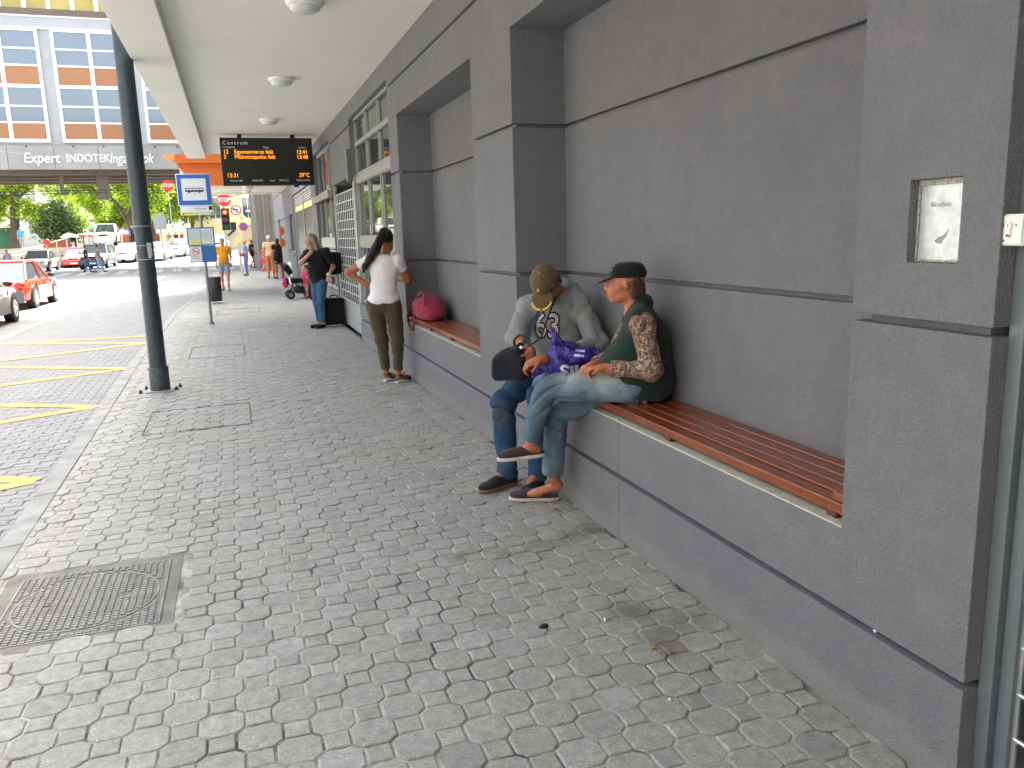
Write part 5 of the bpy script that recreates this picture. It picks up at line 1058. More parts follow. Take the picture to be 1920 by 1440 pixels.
def seated_woman():
    r = thing('person', (2.0, 3.95, .72), 'person in dark green vest and leopard print sleeves sitting cross legged on the bench', 'person')
    F = nrm((-.87, .49, 0)); L_ = nrm((-.49, -.87, 0)); Bm = np.stack([L_, F, v3(0, 0, 1)], 1)
    hc = v3(1.992, 3.955, 1.372); HM = headframe(F+v3(0, 0, -.03), (0, 0, 1)); S = SDF(); P = add_head(S, hc, HM, sc_=.96)
    S.ell(P(0, .070, -.045), (.038, .026, .042), HM, .015).cap(P(0, .090, .005), P(0, .106, -.026), .008, .013, .010).ell(P(0, .070, -.092), (.024, .022, .020), HM, .012).sub_ell(P(0, .108, -.0645), (.022, .012, .0035), HM, .003).ell(P(0, .105, -.056), (.018, .009, .005), HM, .003).ell(P(0, .100, -.075), (.018, .009, .006), HM, .003)
    for sg in (-1, 1): S.sub_ell(P(sg*.046, .088, -.045), (.004, .02, .022), HM, .008)
    nk = v3(2.045, 3.93, 1.225); ch = v3(2.075, 3.925, 1.06); be = v3(2.01, 3.955, .93); pe = v3(2.06, 3.93, .84)
    ls, le, lw = v3(2.005, 3.785, 1.165), v3(2.045, 3.745, .915), v3(1.835, 3.865, .925); rs, re, rw = v3(2.12, 4.055, 1.165), v3(2.02, 4.16, .93), v3(1.845, 4.03, .92)
    S.cap(nk-v3(0, 0, .02), hc+v3(.02, -.01, -.06), .050, .046, .02).ell(ch, (.15, .10, .16), Bm, .04).ell(be, (.14, .12, .14), Bm, .04).ell(pe, (.16, .13, .11), Bm, .04)
    for a, b, c in ((ls, le, lw), (rs, re, rw)): S.cap(a, b, .046, .036, .02).cap(b, c, .036, .026, .02)
    S.cap(nk-v3(0, 0, .03), ls, .05, .05, .04).cap(nk-v3(0, 0, .03), rs, .05, .05, .04)
    add_hand(S, lw, (-.80, .55, .04), (-.15, .1, -1), 1, 1.0, sc_=.92); add_hand(S, rw, (-.85, -.35, -.05), (-.1, -.1, -1), -1, 1.0, sc_=.92)
    lh, lk, la = v3(1.985, 3.85, .815), v3(1.60, 4.155, .795), v3(1.56, 4.325, .425); rh, rk, ra = v3(2.10, 4.03, .80), v3(1.715, 4.285, .615), v3(1.735, 4.435, .165)
    S.cap(lh, lk, .08, .055, .03).cap(lk, la, .050, .034, .02).cap(rh, rk, .075, .055, .03).cap(rk, ra, .050, .034, .02)
    # crossed foot in the air, standing foot lifted out of its slipper
    S.cap(la+v3(.012, -.006, -.015), v3(1.60, 4.325, .385), .031, .029, .02).cap(v3(1.575, 4.34, .395), v3(1.45, 4.385, .368), .030, .026, .02)
    S.cap(ra+v3(.02, 0, -.02), v3(1.775, 4.44, .115), .030, .029, .02).cap(v3(1.765, 4.45, .105), v3(1.66, 4.505, .06), .029, .027, .02).cap(v3(1.66, 4.505, .06), v3(1.60, 4.54, .04), .025, .02, .02)
    S.build('body', SKIN_R, r, .0052)
    for sg in (-1,1):
        p = P(sg*.029, .0795, -.001); m = MB(); m.ell(P(sg*.029, .0765, -.002), (.0095, .0095, .0055)); e = m.build('eye', EYEW, r); m = MB(); m.ell(P(sg*.029, .0845, -.002), (.0045, .003, .0045), Matrix(HM.tolist())); m.build('iris', EYED, e)
    # trousers
    T = SDF().ell(pe, (.175, .145, .115), Bm, .04); T.cap(lh, lk, .098, .078, .03).cap(lk, la+v3(0, -.004, .045), .078, .060, .02).cap(rh, rk, .095, .078, .03).cap(rk, ra+v3(0, 0, .035), .074, .066, .02)
    d1 = nrm(la-lk); e1 = la+v3(0, -.004, .040); T.sub_cyl(e1, e1+d1*.12, .10); d2 = nrm(ra-rk); e2 = ra+v3(0, 0, .032); T.sub_cyl(e2, e2+d2*.12, .11)
    T.sub_cyl(e1-d1*.02, e1+d1*.1, .038); T.sub_cyl(e2-d2*.02, e2+d2*.1, .042); T.cut((0, 0, .729), (0, 0, -1)) if False else None
    def folds(X, Y, Z):
        q = (X-1.62)*3.0+(Y-4.15)*-1.2; k = np.exp(-((X-1.62)**2+(Y-4.15)**2+(Z-.78)**2)/.03); k2 = np.exp(-((X-1.95)**2+(Y-3.9)**2+(Z-.82)**2)/.03); k3 = np.exp(-((X-1.72)**2+(Y-4.29)**2+(Z-.60)**2)/.02)
        kh = np.clip((.45-Z)*4, 0, 1)
        return .020*k*cre(42*(X*.55-Z*.85+.03*np.sin(Y*22)))+.016*k2*cre(38*(X*.9+Y*.5+.03*np.sin(Z*40)))+.014*k3*cre(40*(Z+.35*X))+.007*kh*cre(24*(Z*.5+X+.05*np.sin(Z*18)))+.006*cre(26*(X*.5-Y*.5+Z*.15+.04*np.sin(Z*20)))+wrinkle(.002, 34, .4, .5)(X, Y, Z)
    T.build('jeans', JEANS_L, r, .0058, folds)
    # leopard print top: sleeves and a strip under the vest
    A = SDF()
    for a, b, c in ((ls, le, lw), (rs, re, rw)):
        A.ell(a+nrm(b-a)*.02, (.062, .062, .066), None, .04).cap(a, b, .063, .053, .03).cap(b, lerp(b, c, .92), .055, .045, .03); e = lerp(b, c, .90); A.sub_cyl(e, e+nrm(c-b)*.1, .09).sub_cyl(e-nrm(c-b)*.015, e+nrm(c-b)*.1, .034)
    A.cap(v3(1.955, 3.825, .775), v3(2.03, 3.80, .748), .024, .022, .02)
    def sl(X, Y, Z): return .014*cre(30*(X*.9+Y*.2+.03*np.sin(Z*20)))*np.clip((Z-.92)*8, .15, 1)+.012*cre(36*(Z*.5+X*.9+.03*np.sin(Y*30)))*np.clip((1.0-Z)*8, 0, 1)-.003
    A.build('leopard_top', LEO, r, .0055, sl)
    Vt = SDF().ell(ch, (.175, .128, .17), Bm, .05).ell(be+v3(.01, -.01, -.01), (.178, .162, .15), Bm, .06).ell(pe+v3(.01, -.01, -.015), (.20, .17, .115), Bm, .06)
    Vt.cap(nk-v3(.0, 0, .055), ls+v3(.01, .012, .012), .060, .052, .05).cap(nk-v3(0, 0, .055), rs+v3(0, -.01, .01), .060, .052, .05).cap(nk+v3(.035, -.01, -.03), nk+v3(.03, -.015, .025), .066, .060, .03).cap(nk+v3(.01, 0, -.03), ls+v3(0, .03, .03), .06, .05, .04).cap(v3(2.13, 3.86, .80), v3(2.13, 3.86, 1.02), .09, .08, .05)
    Vt.cap(v3(1.93, 3.93, .80), v3(1.90, 3.90, .83), .05, .04, .04)
    for a, b in ((ls, le), (rs, re)): Vt.sub_cyl(a-nrm(b-a)*.02+nrm(a-ch)*.012, b+(a-ch)*.25, .062, .012)
    Vt.sub_ell(hc+v3(-.03, .015, -.135), (.062, .062, .075), Bm, .02); Vt.cut((0, 0, .731), (0, 0, -1)); Vt.build('vest', VEST, r, .0058, lambda X, Y, Z: .014*cre(15*(Z*.9-X*.5+.05*np.sin(Y*14)))+.010*cre(22*(X+.3*Z))*np.clip((.95-Z)*6, 0, 1)+wrinkle(.002, 22, .2, .8)(X, Y, Z)-.004)
    # cap: round crown with a stitched flat top and peak
    cc = hc+v3(0, 0, .052); K = SDF().ell(cc-F*.016-v3(0, 0, .004), (.081, .102, .060), HM, .01).rbox(cc-F*.020+v3(0, 0, .010), (.034, .046, .012), HM, .034, .02).cut(cc-v3(0, 0, .024), (0, 0, -1)); K.build('cap', CAPG, r, .004, wrinkle(.0012, 60, 0, 1))
    pk = SDF().ell(cc+F*.090+v3(0, 0, -.030), (.066, .066, .009), headframe(F+v3(0, 0, -.38)), .01).sub_ell(cc-F*.0+v3(0, 0, -.03), (.066, .085, .06), HM, .004); pk.build('cap_peak', CAPG, r, .0035)
    m = MB(); m.ell(P(.058, .070, .075), (.010, .004, .006), Matrix(HM.tolist())); m.build('cap_badge', GOLD, r)
    Hh = SDF()
    for k in range(46):
        t = rng.rand(); a = rng.uniform(-1.25, 1.25); p = P(.074*math.sin(a), -.020-.070*math.cos(a)*(.9+.25*rng.rand()), .035-.105*t); Hh.ell(p, (.017, .017, .019), HM, .012)
    Hh.build('hair', HAIRB, r, .0042, wrinkle(.0035, 120, 0, 1))
    foot_shoe(r, v3(1.645, 4.312, .360), v3(1.372, 4.402, .335), (.05, 0, 1), back=False); foot_shoe(r, v3(1.79, 4.475, .014), v3(1.505, 4.605, .014), back=False)
seated_woman()
def drape(body, size, origin, u, v, target, mat, parent, name, off=.003, sx=1, bold=0, inward=None, shear=0):
    """lettering laid onto a curved cloth surface"""
    me = text_mesh(body, size, 0, bold=bold, shear=shear); bm = bmesh.new(); bm.from_mesh(me)
    for _ in range(4):
        le = [e for e in bm.edges if e.calc_length() > size*.07]
        if le: bmesh.ops.subdivide_edges(bm, edges=le, cuts=1)
        bmesh.ops.triangulate(bm, faces=bm.faces)
    u = Vector(u).normalized(); v = Vector(v).normalized(); n = Vector(inward).normalized() if inward is not None else -u.cross(v)
    dg = bpy.context.evaluated_depsgraph_get(); T = bpy.data.objects[target.name]; bvh = BVHTree.FromPolygons([x.co+LOC[T.name] for x in T.data.vertices], [tuple(p.vertices) for p in T.data.polygons]); lo = LOC.get(parent.name, Vector((0, 0, 0)))
    for x in bm.verts:
        w_ = Vector(origin)+u*(x.co.x*sx)+v*x.co.y; h = bvh.ray_cast(w_-n*.4, n); x.co = (h[0]-n*off if h[0] else w_)-lo
    bm.to_mesh(me); bm.free(); me.materials.clear(); me.materials.append(mat); o = bpy.data.objects.new(name, me); C.objects.link(o); o.parent = parent; LOC[o.name] = lo
    for p in me.polygons: p.use_smooth = True
    return o
def seated_man():
    r = thing('person', (2.0, 4.85, .72), 'person in grey hoodie numbered 63 and brown cap slumped forward on the bench', 'person')
    F = nrm((-.68, -.73, 0)); Lf = nrm((.73, -.68, 0)); Bm = np.stack([Lf, F, v3(0, 0, 1)], 1)
    hc = v3(1.835, 4.74, 1.325); hf = nrm((-.30, -.44, -.85)); hu = nrm((-.55, -.58, .60)); HM = headframe(hf, hu); S = SDF(); P = add_head(S, hc, HM)
    nk = v3(1.955, 4.86, 1.27); ch = v3(1.965, 4.90, 1.09); be = v3(1.98, 4.90, .93); pe = v3(2.03, 4.94, .83)
    ls, le, lw = v3(2.075, 4.765, 1.185), v3(2.125, 4.60, .95), v3(1.86, 4.53, .895); rs, re, rw = v3(1.80, 4.985, 1.175), v3(1.675, 4.86, .99), v3(1.675, 4.61, .925)
    S.cap(nk, hc-hf*.0-hu*.06, .054, .05, .03).ell(ch, (.165, .105, .17), Bm, .04).ell(be, (.15, .11, .14), Bm, .04).ell(pe, (.17, .13, .11), Bm, .04)
    for a, b, c in ((ls, le, lw), (rs, re, rw)): S.cap(a, b, .050, .042, .02).cap(b, c, .043, .029, .02)
    S.cap(nk-v3(0, 0, .05), ls, .055, .05, .04).cap(nk-v3(0, 0, .05), rs, .055, .05, .04)
    add_hand(S, rw, (-.25, -.45, -.80), (-.5, .4, -.5), -1, .8, sc_=1.08); add_hand(S, v3(1.675, 4.43, .905), (-.93, .25, -.25), (-.1, .3, -1), 1, .9, sc_=1.05); S.cap(lw, v3(1.675, 4.43, .905), .032, .028, .02)
    rh, rk, ra = v3(1.94, 5.01, .80), v3(1.56, 4.845, .575), v3(1.595, 4.885, .11); lh, lk, la = v3(2.09, 4.86, .80), v3(1.73, 4.61, .655), v3(1.755, 4.73, .13)
    S.cap(rh, rk, .085, .06, .03).cap(rk, ra, .055, .036, .02).cap(lh, lk, .085, .06, .03).cap(lk, la, .055, .036, .02); S.cap(ra, v3(1.50, 4.85, .06), .033, .03, .02).cap(la, v3(1.66, 4.66, .05), .033, .03, .02)
    S.build('body', SKIN_T, r, .0054)
    T = SDF().ell(pe, (.185, .145, .115), Bm, .04); T.cap(rh, rk, .103, .083, .03).cap(rk, ra+v3(0, 0, -.05), .080, .072, .02).cap(lh, lk, .103, .083, .03).cap(lk, la+v3(0, 0, -.05), .080, .070, .02)
    for a, b in ((rk, ra), (lk, la)): d = nrm(b-a); e = b+d*.046; T.sub_cyl(e, e+d*.12, .11).sub_cyl(e-d*.02, e+d*.1, .045)
    def folds(X, Y, Z):
        k = np.exp(-((X-1.57)**2+(Y-4.85)**2+(Z-.56)**2)/.02); k3 = np.exp(-((X-1.59)**2+(Y-4.88)**2+(Z-.16)**2)/.015)
        return .020*k*cre(38*(Z+.35*X+.02*np.sin(Y*30)))+.016*k3*cre(48*(Z+.25*X))+.008*cre(22*(X+.4*Z+.04*np.sin(Z*20)))+wrinkle(.0025, 26, 1.4, .7)(X, Y, Z)
    T.build('jeans', JEANS_D, r, .006, folds)
    H = SDF().ell(ch, (.195, .142, .18), Bm, .05).ell(be, (.192, .155, .15), Bm, .05).ell(pe+v3(0, 0, .02), (.185, .15, .09), Bm, .05)
    H.cap(nk-v3(0, 0, .06), ls, .072, .072, .05).cap(nk-v3(0, 0, .06), rs, .072, .072, .05)
    for a, b, c, t in ((ls, le, lw, .55), (rs, re, rw, .30)): H.cap(a, b, .078, .072, .03); e = lerp(b, c, t); H.cap(b, e, .072, .060, .03); d = nrm(c-b); H.sub_cyl(e, e+d*.1, .10).sub_cyl(e-d*.02, e+d*.1, .046)
    # hood lying behind the neck
    hb = nk+v3(.055, .055, .03); H.ell(hb, (.135, .070, .062), Bm, .018).ell(hb+v3(.03, .02, -.035), (.12, .06, .05), Bm, .012).cap(nk+v3(.13, -.03, .0), nk+v3(.03, -.13, -.075), .040, .026, .014).cap(nk+v3(-.03, .12, .0), nk+v3(-.09, .0, -.08), .040, .026, .014).sub_ell(nk+v3(-.03, -.035, .065), (.088, .085, .085), Bm, .012)
    H.cut((0, 0, .75), (0, 0, -1))
    def hf_(X, Y, Z):
        k = np.exp(-((X-2.07)**2+(Y-4.7)**2+(Z-1.0)**2)/.03); k2 = np.exp(-((X-1.72)**2+(Y-4.92)**2+(Z-1.0)**2)/.012); k3 = np.exp(-((Z-.86)**2)/.004)
        ka = np.clip((X-2.02)*12, 0, 1); kb = np.clip((1.86-X)*10, 0, 1)
        kc = 1-np.exp(-((X-1.86)**2+(Y-4.80)**2+(Z-1.06)**2)/.012)
        return (.020*k*cre(26*(Z*.8+X*.6+.03*np.sin(Y*25)))+.018*k2*cre(34*(Z+.3*Y))+.014*k3*cre(26*(Z+.4*X))+.012*ka*cre(16*(X*1.2+Z*.35+.05*np.sin(Z*14)))+.010*kb*cre(20*(Z+.8*X))+.010*cre(13*(Z-.9*X+.06*np.sin(Y*12))))*kc+wrinkle(.003, 19, .9, .7)(X, Y, Z)
    hoodie = H.build('hoodie', HOOD, r, .0062, hf_)
    u = nrm((.84, -.54, .0)); vv = nrm((.0, -.10, 1)); og = v3(1.722, 4.774, .985)
    drape('63', .225, og, u, vv, hoodie, m_cloth('print_black', (.03, .022, .025), .1), r, 'number_outline', .004, .80, .012, inward=(.60, .80, 0)); drape('63', .225, og, u, vv, hoodie, m_cloth('print_white', (.62, .58, .58), .1), r, 'number_fill', .0055, .80, -.0005, inward=(.60, .80, 0))
    drape('63', .225, og, u, vv, hoodie, m_cloth('print_dark', (.045, .035, .04), .1), r, 'number_core', .007, .80, -.009, inward=(.60, .80, 0))
    # cap
    fr = np.array(HM); up = fr[:, 2]; fo = fr[:, 1]
    K = SDF().ell(hc+up*.038-fo*.012, (.088, .108, .092), HM, .01).cut(hc+up*.020+fo*0, -up); cap_ = K.build('cap', CAPB, r, .0042, wrinkle(.001, 70, 0, 1))
    pc = hc+up*.030+fo*.118; pk = SDF().ell(pc, (.072, .075, .016), headframe(fo*.96-up*.22, up), .01).sub_ell(hc+up*.0-fo*.01, (.078, .10, .08), HM, .004).sub_ell(pc-up*.026, (.062, .066, .022), headframe(fo*.96-up*.22, up), .004); pk.build('cap_peak', CAPB, r, .0038)
    pm = headframe(fo*.96-up*.22, up); m = MB()
    for k in range(30):
        t = math.radians(-72+144*k/29); q = pc+pm@np.array((math.sin(t)*.066, math.cos(t)*.067, .010-.003*abs(math.sin(t))))
        if abs(t) > .12: m.ell(q, (.0045, .0085, .004), Matrix((pm@np.array(((math.cos(t+.6), math.sin(t+.6), 0), (-math.sin(t+.6), math.cos(t+.6), 0), (0, 0, 1)))).tolist()), 8, 6)
    m.build('gold_braid', GOLD, r)
    c0 = hc+up*.038-fo*.012; m = MB(); bdir = nrm(fr@np.array((-.10, .86, .52))); m.ell(c0+fr@(np.array((-.10, .86, .52))*np.array((.088, .108, .092))*1.03), (.013, .013, .005), Matrix(headframe(np.cross(bdir, (1, 0, .3)), bdir).tolist())); m.build('cap_badge', simple('badge_orange', (.75, .25, .02), .5), r)
    m = MB()
    for az in (0, 60, 120):
        pts = []
        for k in range(13):
            el = math.radians(8+164*k/12); a = math.radians(az); d_ = np.array((math.cos(el)*math.sin(a), math.cos(el)*math.cos(a), math.sin(el))); pts.append(c0+fr@(d_*np.array((.088, .108, .092))*1.012))
        m.tube(pts, .0014, 5)
    m.build('cap_seam', simple('seam_tan', (.30, .22, .10), .8), r)
    hr = SDF()
    for k in range(26): t = rng.uniform(-1.4, 1.4); hr.ell(hc+fr@np.array((.072*math.sin(t), -.03-.075*math.cos(t), -.005-.06*rng.rand())), (.016, .016, .018), HM, .012)
    hr.build('hair', m_cloth('greying_hair', (.10, .06, .05), .4, 50, 300), r, .0045, wrinkle(.003, 110, 0, 1))
    foot_shoe(r, v3(1.665, 4.905, .016), v3(1.365, 4.795, .016), upper=m_cloth('dark_shoe', (.016, .015, .022), .3), sole=SOLEB, lace=True, wd=.046, opening=0); foot_shoe(r, v3(1.79, 4.76, .016), v3(1.60, 4.60, .016), upper=NAVY, sole=SOLEB, wd=.044, opening=0)
    return r
seated_man()
# bags on the laps
def shoulder_bag():
    r = thing('shoulder_bag', (1.60, 4.63, .78), 'soft black shoulder bag on the lap of the person in the grey hoodie', 'bag')
    f = nrm((-.66, -.75, 0)); M = np.stack([nrm((.75, -.66, .0)), f, v3(0, 0, 1)], 1); c = v3(1.562, 4.655, .862)
    S = SDF().rbox(c+v3(0, 0, -.03), (.082, .035, .045), M, .035, .02).ell(c+v3(.0, 0, .035), (.085, .045, .065), M, .04).cap(c+v3(.045, -.02, .08), c+v3(.06, -.01, .11), .03, .015, .03); S.build('bag_body', NAVY, r, .005, wrinkle(.004, 34, .3, 1))
    m = MB(); pts = [c+v3(.055, -.015, .09), v3(1.668, 4.63, 1.02), v3(1.735, 4.66, 1.14), v3(1.80, 4.72, 1.20), v3(1.86, 4.78, 1.25)]; P = [Vector(p) for p in pts]
    for a, b in zip(P, P[1:]):
        d = b-a; s_ = Vector((.8, -.6, .0))*.013; n = Vector((.55, .75, -.2)).normalized()*.002; m.add([a-s_, a+s_, b+s_, b-s_, a-s_+n, a+s_+n, b+s_+n, b-s_+n], [(0, 1, 2, 3), (4, 5, 6, 7), (0, 1, 5, 4), (1, 2, 6, 5), (2, 3, 7, 6), (3, 0, 4, 7)])
    m.build('strap', m_cloth('strap_blue', (.02, .045, .07), .2), r); m = MB(); m.tube([c+v3(.07, -.02, .075), v3(1.73, 4.57, 1.02), v3(1.80, 4.62, 1.14), v3(1.89, 4.72, 1.245), v3(1.93, 4.78, 1.28)], .0055, 8); m.build('cord', BLACK, r)
    m = MB(); m.lathe(c+v3(.05, -.05, .10), [(.008, 0), (.012, .002), (.008, .004)], 12, (-.6, -.7, .2)); m.build('buckle', STEEL, r)
shoulder_bag()
def plastic_bag():
    r = thing('carrier_bag', (1.84, 4.46, .8), 'crumpled shiny blue violet carrier bag with white letters between the two people', 'bag')
    PM = N('violet_film'); PM.base(PM.ramp(PM.noise(7, 5, .6, None, .8), [(.3, (.016, .008, .13)), (.7, (.05, .028, .34))])); PM.set(Roughness=.24); PM.bump(PM.noise(26, 4, .6, PM.coord((1, 1, .6)), .4), 1, .03)
    S = SDF().ell((1.835, 4.45, .885), (.135, .105, .105), None, .04).ell((1.765, 4.50, .83), (.075, .07, .075), None, .05).cap((1.82, 4.48, .93), (1.80, 4.50, 1.055), .075, .022, .05).ell((1.955, 4.35, .915), (.085, .06, .055), None, .04).cap((1.70, 4.53, .78), (1.69, 4.49, .745), .045, .03, .04)
    def cr(X, Y, Z):
        a = np.abs(np.sin(21*(X+.6*Z+.05*np.sin(30*Y))))+np.abs(np.sin(17*(Z-.7*X+.04*np.sin(26*Y+1)))); return .016*(a-.9)+.006*np.sin(55*X+40*Z)*np.sin(47*Y)
    bg_ = S.build('bag_film', PM.m, r, .005, cr, smooth_it=1)
    drape('Sil', .105, (1.735, 4.30, .815), (.87, -.49, 0), (0, 0, 1), bg_, m_cloth('bag_print', (.70, .70, .78), .05), r, 'lettering', .004, 1.15, .004, inward=(.45, .87, -.18))
    for k, (z, w_) in enumerate(((.985, .035), (.955, .045))): drape('–', .12, (1.855-.5*w_, 4.30, z-.045), (.87, -.49, -.1), (0, 0, 1), bg_, m_cloth('bag_print2', (.55, .55, .70), .05), r, 'print_bar', .004, .9, .003, inward=(.45, .87, -.18))
plastic_bag()

# ------------------------------------------------------------------ the standing and walking people
WT = m_cloth('white_tshirt', (.80, .79, .82), .04, 6, 500, .9, .25, 12); OLIVE = m_cloth('olive_trousers', (.075, .058, .032), .15, 6, 500, .9, .3, 16); BLKC = m_cloth('black_cotton', (.006, .006, .008), .2); DENIM = m_jeans('denim', (.05, .12, .24), (.14, .22, .30), .55)
ORT = m_cloth('orange_tshirt', (.72, .30, .015), .08); GREYS = m_cloth('grey_shorts', (.24, .28, .34), .1); HAIRG = m_cloth('grey_hair', (.26, .225, .18), .45, 40, 300, .6, .5); HAIRR = m_cloth('red_hair', (.50, .16, .05), .3, 40); BLUT = m_cloth('blue_tshirt', (.08, .20, .42), .1); PINK = m_cloth('pink_cloth', (.62, .06, .14), .15)
def std_woman():
    J = dict(head=(1.635, 9.155, 1.575), face=(.45, .82, -.42), hup=(.16, .38, .9), neck=(1.60, 9.09, 1.455), chest=(1.570, 9.07, 1.275), pelvis=(1.550, 9.09, .915), ls=(1.415, 9.12, 1.385), le=(1.195, 9.20, 1.265), lw=(1.375, 9.15, 1.125), lh=(.8, .2, -.3), ln=(0, .3, -1), rs=(1.725, 9.02, 1.375), re=(1.835, 9.08, 1.160), rw=(1.76, 9.27, 1.17), rh=(-.5, .8, .1), rn=(-.5, 0, -1),
             lhip=(1.455, 9.12, .88), lk=(1.510, 9.13, .50), la=(1.545, 9.155, .105), lt=(1.70, 9.29, .03), rhip=(1.645, 9.05, .87), rk=(1.668, 9.005, .49), ra=(1.655, 8.995, .105), rt=(1.82, 9.13, .03))
    def hair(H, P, M):
        H.ell(P(0, -.045, .075), (.080, .085, .075), M, .02); H.cap(P(0, -.10, .095), P(-.02, -.14, .06), .045, .038, .02)
        c = [P(.0, -.13, .08), np.array((1.49, 9.03, 1.52)), np.array((1.42, 9.03, 1.42)), np.array((1.365, 9.06, 1.33)), np.array((1.345, 9.09, 1.27))]
        for a, b, ra, rb in zip(c, c[1:], (.046, .052, .044, .034), (.052, .044, .034, .016)): H.cap(a, b, ra, rb, .02)
    def ex(root, g, M, HM):
        for s_ in ('l', 'r'):
            a, t = g(s_+'a'), g(s_+'t'); h_ = a+nrm((a-t)*v3(1, 1, 0))*.045; h_[2] = .012; tt = t.copy(); tt[2] = .012; f = nrm(tt-h_); sd_ = np.cross(f, (0, 0, 1))
            m = MB(); L = np.linalg.norm(tt-h_)+.02; P = [(-L*.02+L*u_, w_) for u_, w_ in ((0, .028), (.3, .026), (.6, .040), (.85, .040), (1, .015), (1, -.015), (.85, -.040), (.6, -.040), (.3, -.026), (0, -.028))]
            m.prism(P, h_-v3(0, 0, .011), f, sd_, (0, 0, .018)); o = m.build('sandal_sole', simple('sandal_sole', (.62, .60, .55), .6), root, .004)
            m = MB()
            for u_, w_, hh in ((.62, .044, .050), (.78, .042, .040)): m.tube([h_+f*L*u_+sd_*w_*math.cos(q)+v3(0, 0, hh*math.sin(q)) for q in np.linspace(0, math.pi, 9)], .009, 6)
            m.tube([h_+f*(L*.18+.035*math.cos(q))+sd_*.040*math.sin(q)+v3(0, 0, .075) for q in np.linspace(0, 2*math.pi, 14)], .007, 6)
            for w_ in (-1, 1): m.tube([h_+f*L*.2+sd_*.038*w_+v3(0, 0, .075), h_+f*L*.45+sd_*.034*w_+v3(0, 0, .01)], .006, 5)
            m.build('sandal_strap', BLKC, root)
    person('person seen from behind in white t-shirt and olive trousers with long dark ponytail', J, WT, OLIVE, SKIN_T, hair=HAIRD, vox=.0075, sleeve=.5, tlen=1.90, build=.98, hips=1.12, hairfn=hair, fwd=(.40, .92, 0), inf=.012, belly=.02, extra=ex, wr=.0055, trouser_inf=.008)
std_woman()
def black_shirt():
    J = dict(head=(1.335, 15.32, 1.605), face=(-.93, -.36, -.05), neck=(1.40, 15.36, 1.46), chest=(1.435, 15.37, 1.255), pelvis=(1.445, 15.36, .90), ls=(1.60, 15.25, 1.385), le=(1.715, 15.30, 1.12), lw=(1.60, 15.12, .965), lh=(-.3, -.3, -.8), rs=(1.27, 15.46, 1.36), re=(1.14, 15.27, 1.215), rw=(1.325, 15.16, 1.40), rh=(.1, .1, 1), rn=(-.3, .9, 0),
             lhip=(1.50, 15.29, .87), lk=(1.445, 15.27, .47), la=(1.46, 15.30, .08), lt=(1.33, 15.16, .035), rhip=(1.385, 15.42, .87), rk=(1.375, 15.38, .47), ra=(1.41, 15.40, .08), rt=(1.25, 15.28, .035))
    def hair(H, P, M):
        for a in (-1, 1): H.cap(P(a*.062, -.03, .03), P(a*.075, -.075, -.15), .045, .04, .02)
        H.cap(P(0, -.08, .03), P(0, -.12, -.17), .07, .055, .03)
    def ex(root, g, M, HM):
        m = MB(); c = v3(1.345, 15.245, 1.27); u = nrm((.75, -.66, 0)); T = bpy.data.objects['print_target'] if 'print_target' in bpy.data.objects else None
        S = SDF().ell(g('chest')+nrm((-.66, -.75, 0))*.105+v3(0, 0, -.01), (.075, .022, .065), M, .01); S.build('shirt_print', simple('print_mixed', (.20, .13, .10), .8, var=.9, vs=26), root, .01)
        m = MB(); m.lathe(g('lw')+v3(.0, .0, .02), [(.032, -.012), (.038, -.008), (.038, .008), (.032, .012)], 14, nrm(g('lw')-g('le'))); m.build('watch', WHITEPLASTIC, root)
    person('person in black t-shirt and jeans with long grey hair and one hand at the neck', J, BLKC, DENIM, SKIN_F, hair=HAIRG, vox=.011, sleeve=.75, build=1.08, hairfn=hair, fwd=(-.70, -.71, 0), inf=.024, belly=.05, tshape=1, shoe_mat=BLKC, extra=ex, wr=.006)
    r = thing('backpack', (1.75, 15.5, 1.1), 'black backpack hanging behind the person in the black t-shirt', 'backpack')
    S = SDF().rbox((1.715, 15.50, 1.17), (.085, .075, .15), headframe((.6, .8, 0)), .06, .03).rbox((1.765, 15.56, 1.10), (.05, .03, .08), headframe((.6, .8, 0)), .03, .02); S.build('pack', BLKC, r, .011, wrinkle(.005, 30)); m = MB(); m.tube([(1.66, 15.35, 1.40), (1.60, 15.28, 1.44), (1.53, 15.24, 1.36), (1.56, 15.26, 1.15)], .018, 6); m.tube([(1.66, 15.10, .93), (1.66, 15.11, .8), (1.65, 15.12, .70)], .006, 5); m.build('strap', BLACK, r)
    r = thing('suitcase', (1.70, 15.42, 0), 'black fabric suitcase standing on the pavement behind the jeans legs', 'suitcase')
    m = MB(); m.box(1.515, 1.88, 15.32, 15.56, .035, .535); m.build('case', BLKC, r, .03, 4); m = MB(); m.box(1.55, 1.85, 15.295, 15.319, .08, .46); m.build('front_pocket', BLKC, r, .012, 3); m = MB(); m.tube([(1.63, 15.44, .53), (1.64, 15.44, .575), (1.70, 15.44, .59), (1.76, 15.44, .575), (1.77, 15.44, .53)], .014, 8); m.build('handle', BLACK, r)
    for x in (1.55, 1.84):
        m = MB(); m.cyl((x-.012, 15.42, .025), (x+.012, 15.42, .025), .024, n=14); m.build('castor', BLACK, r)
black_shirt()
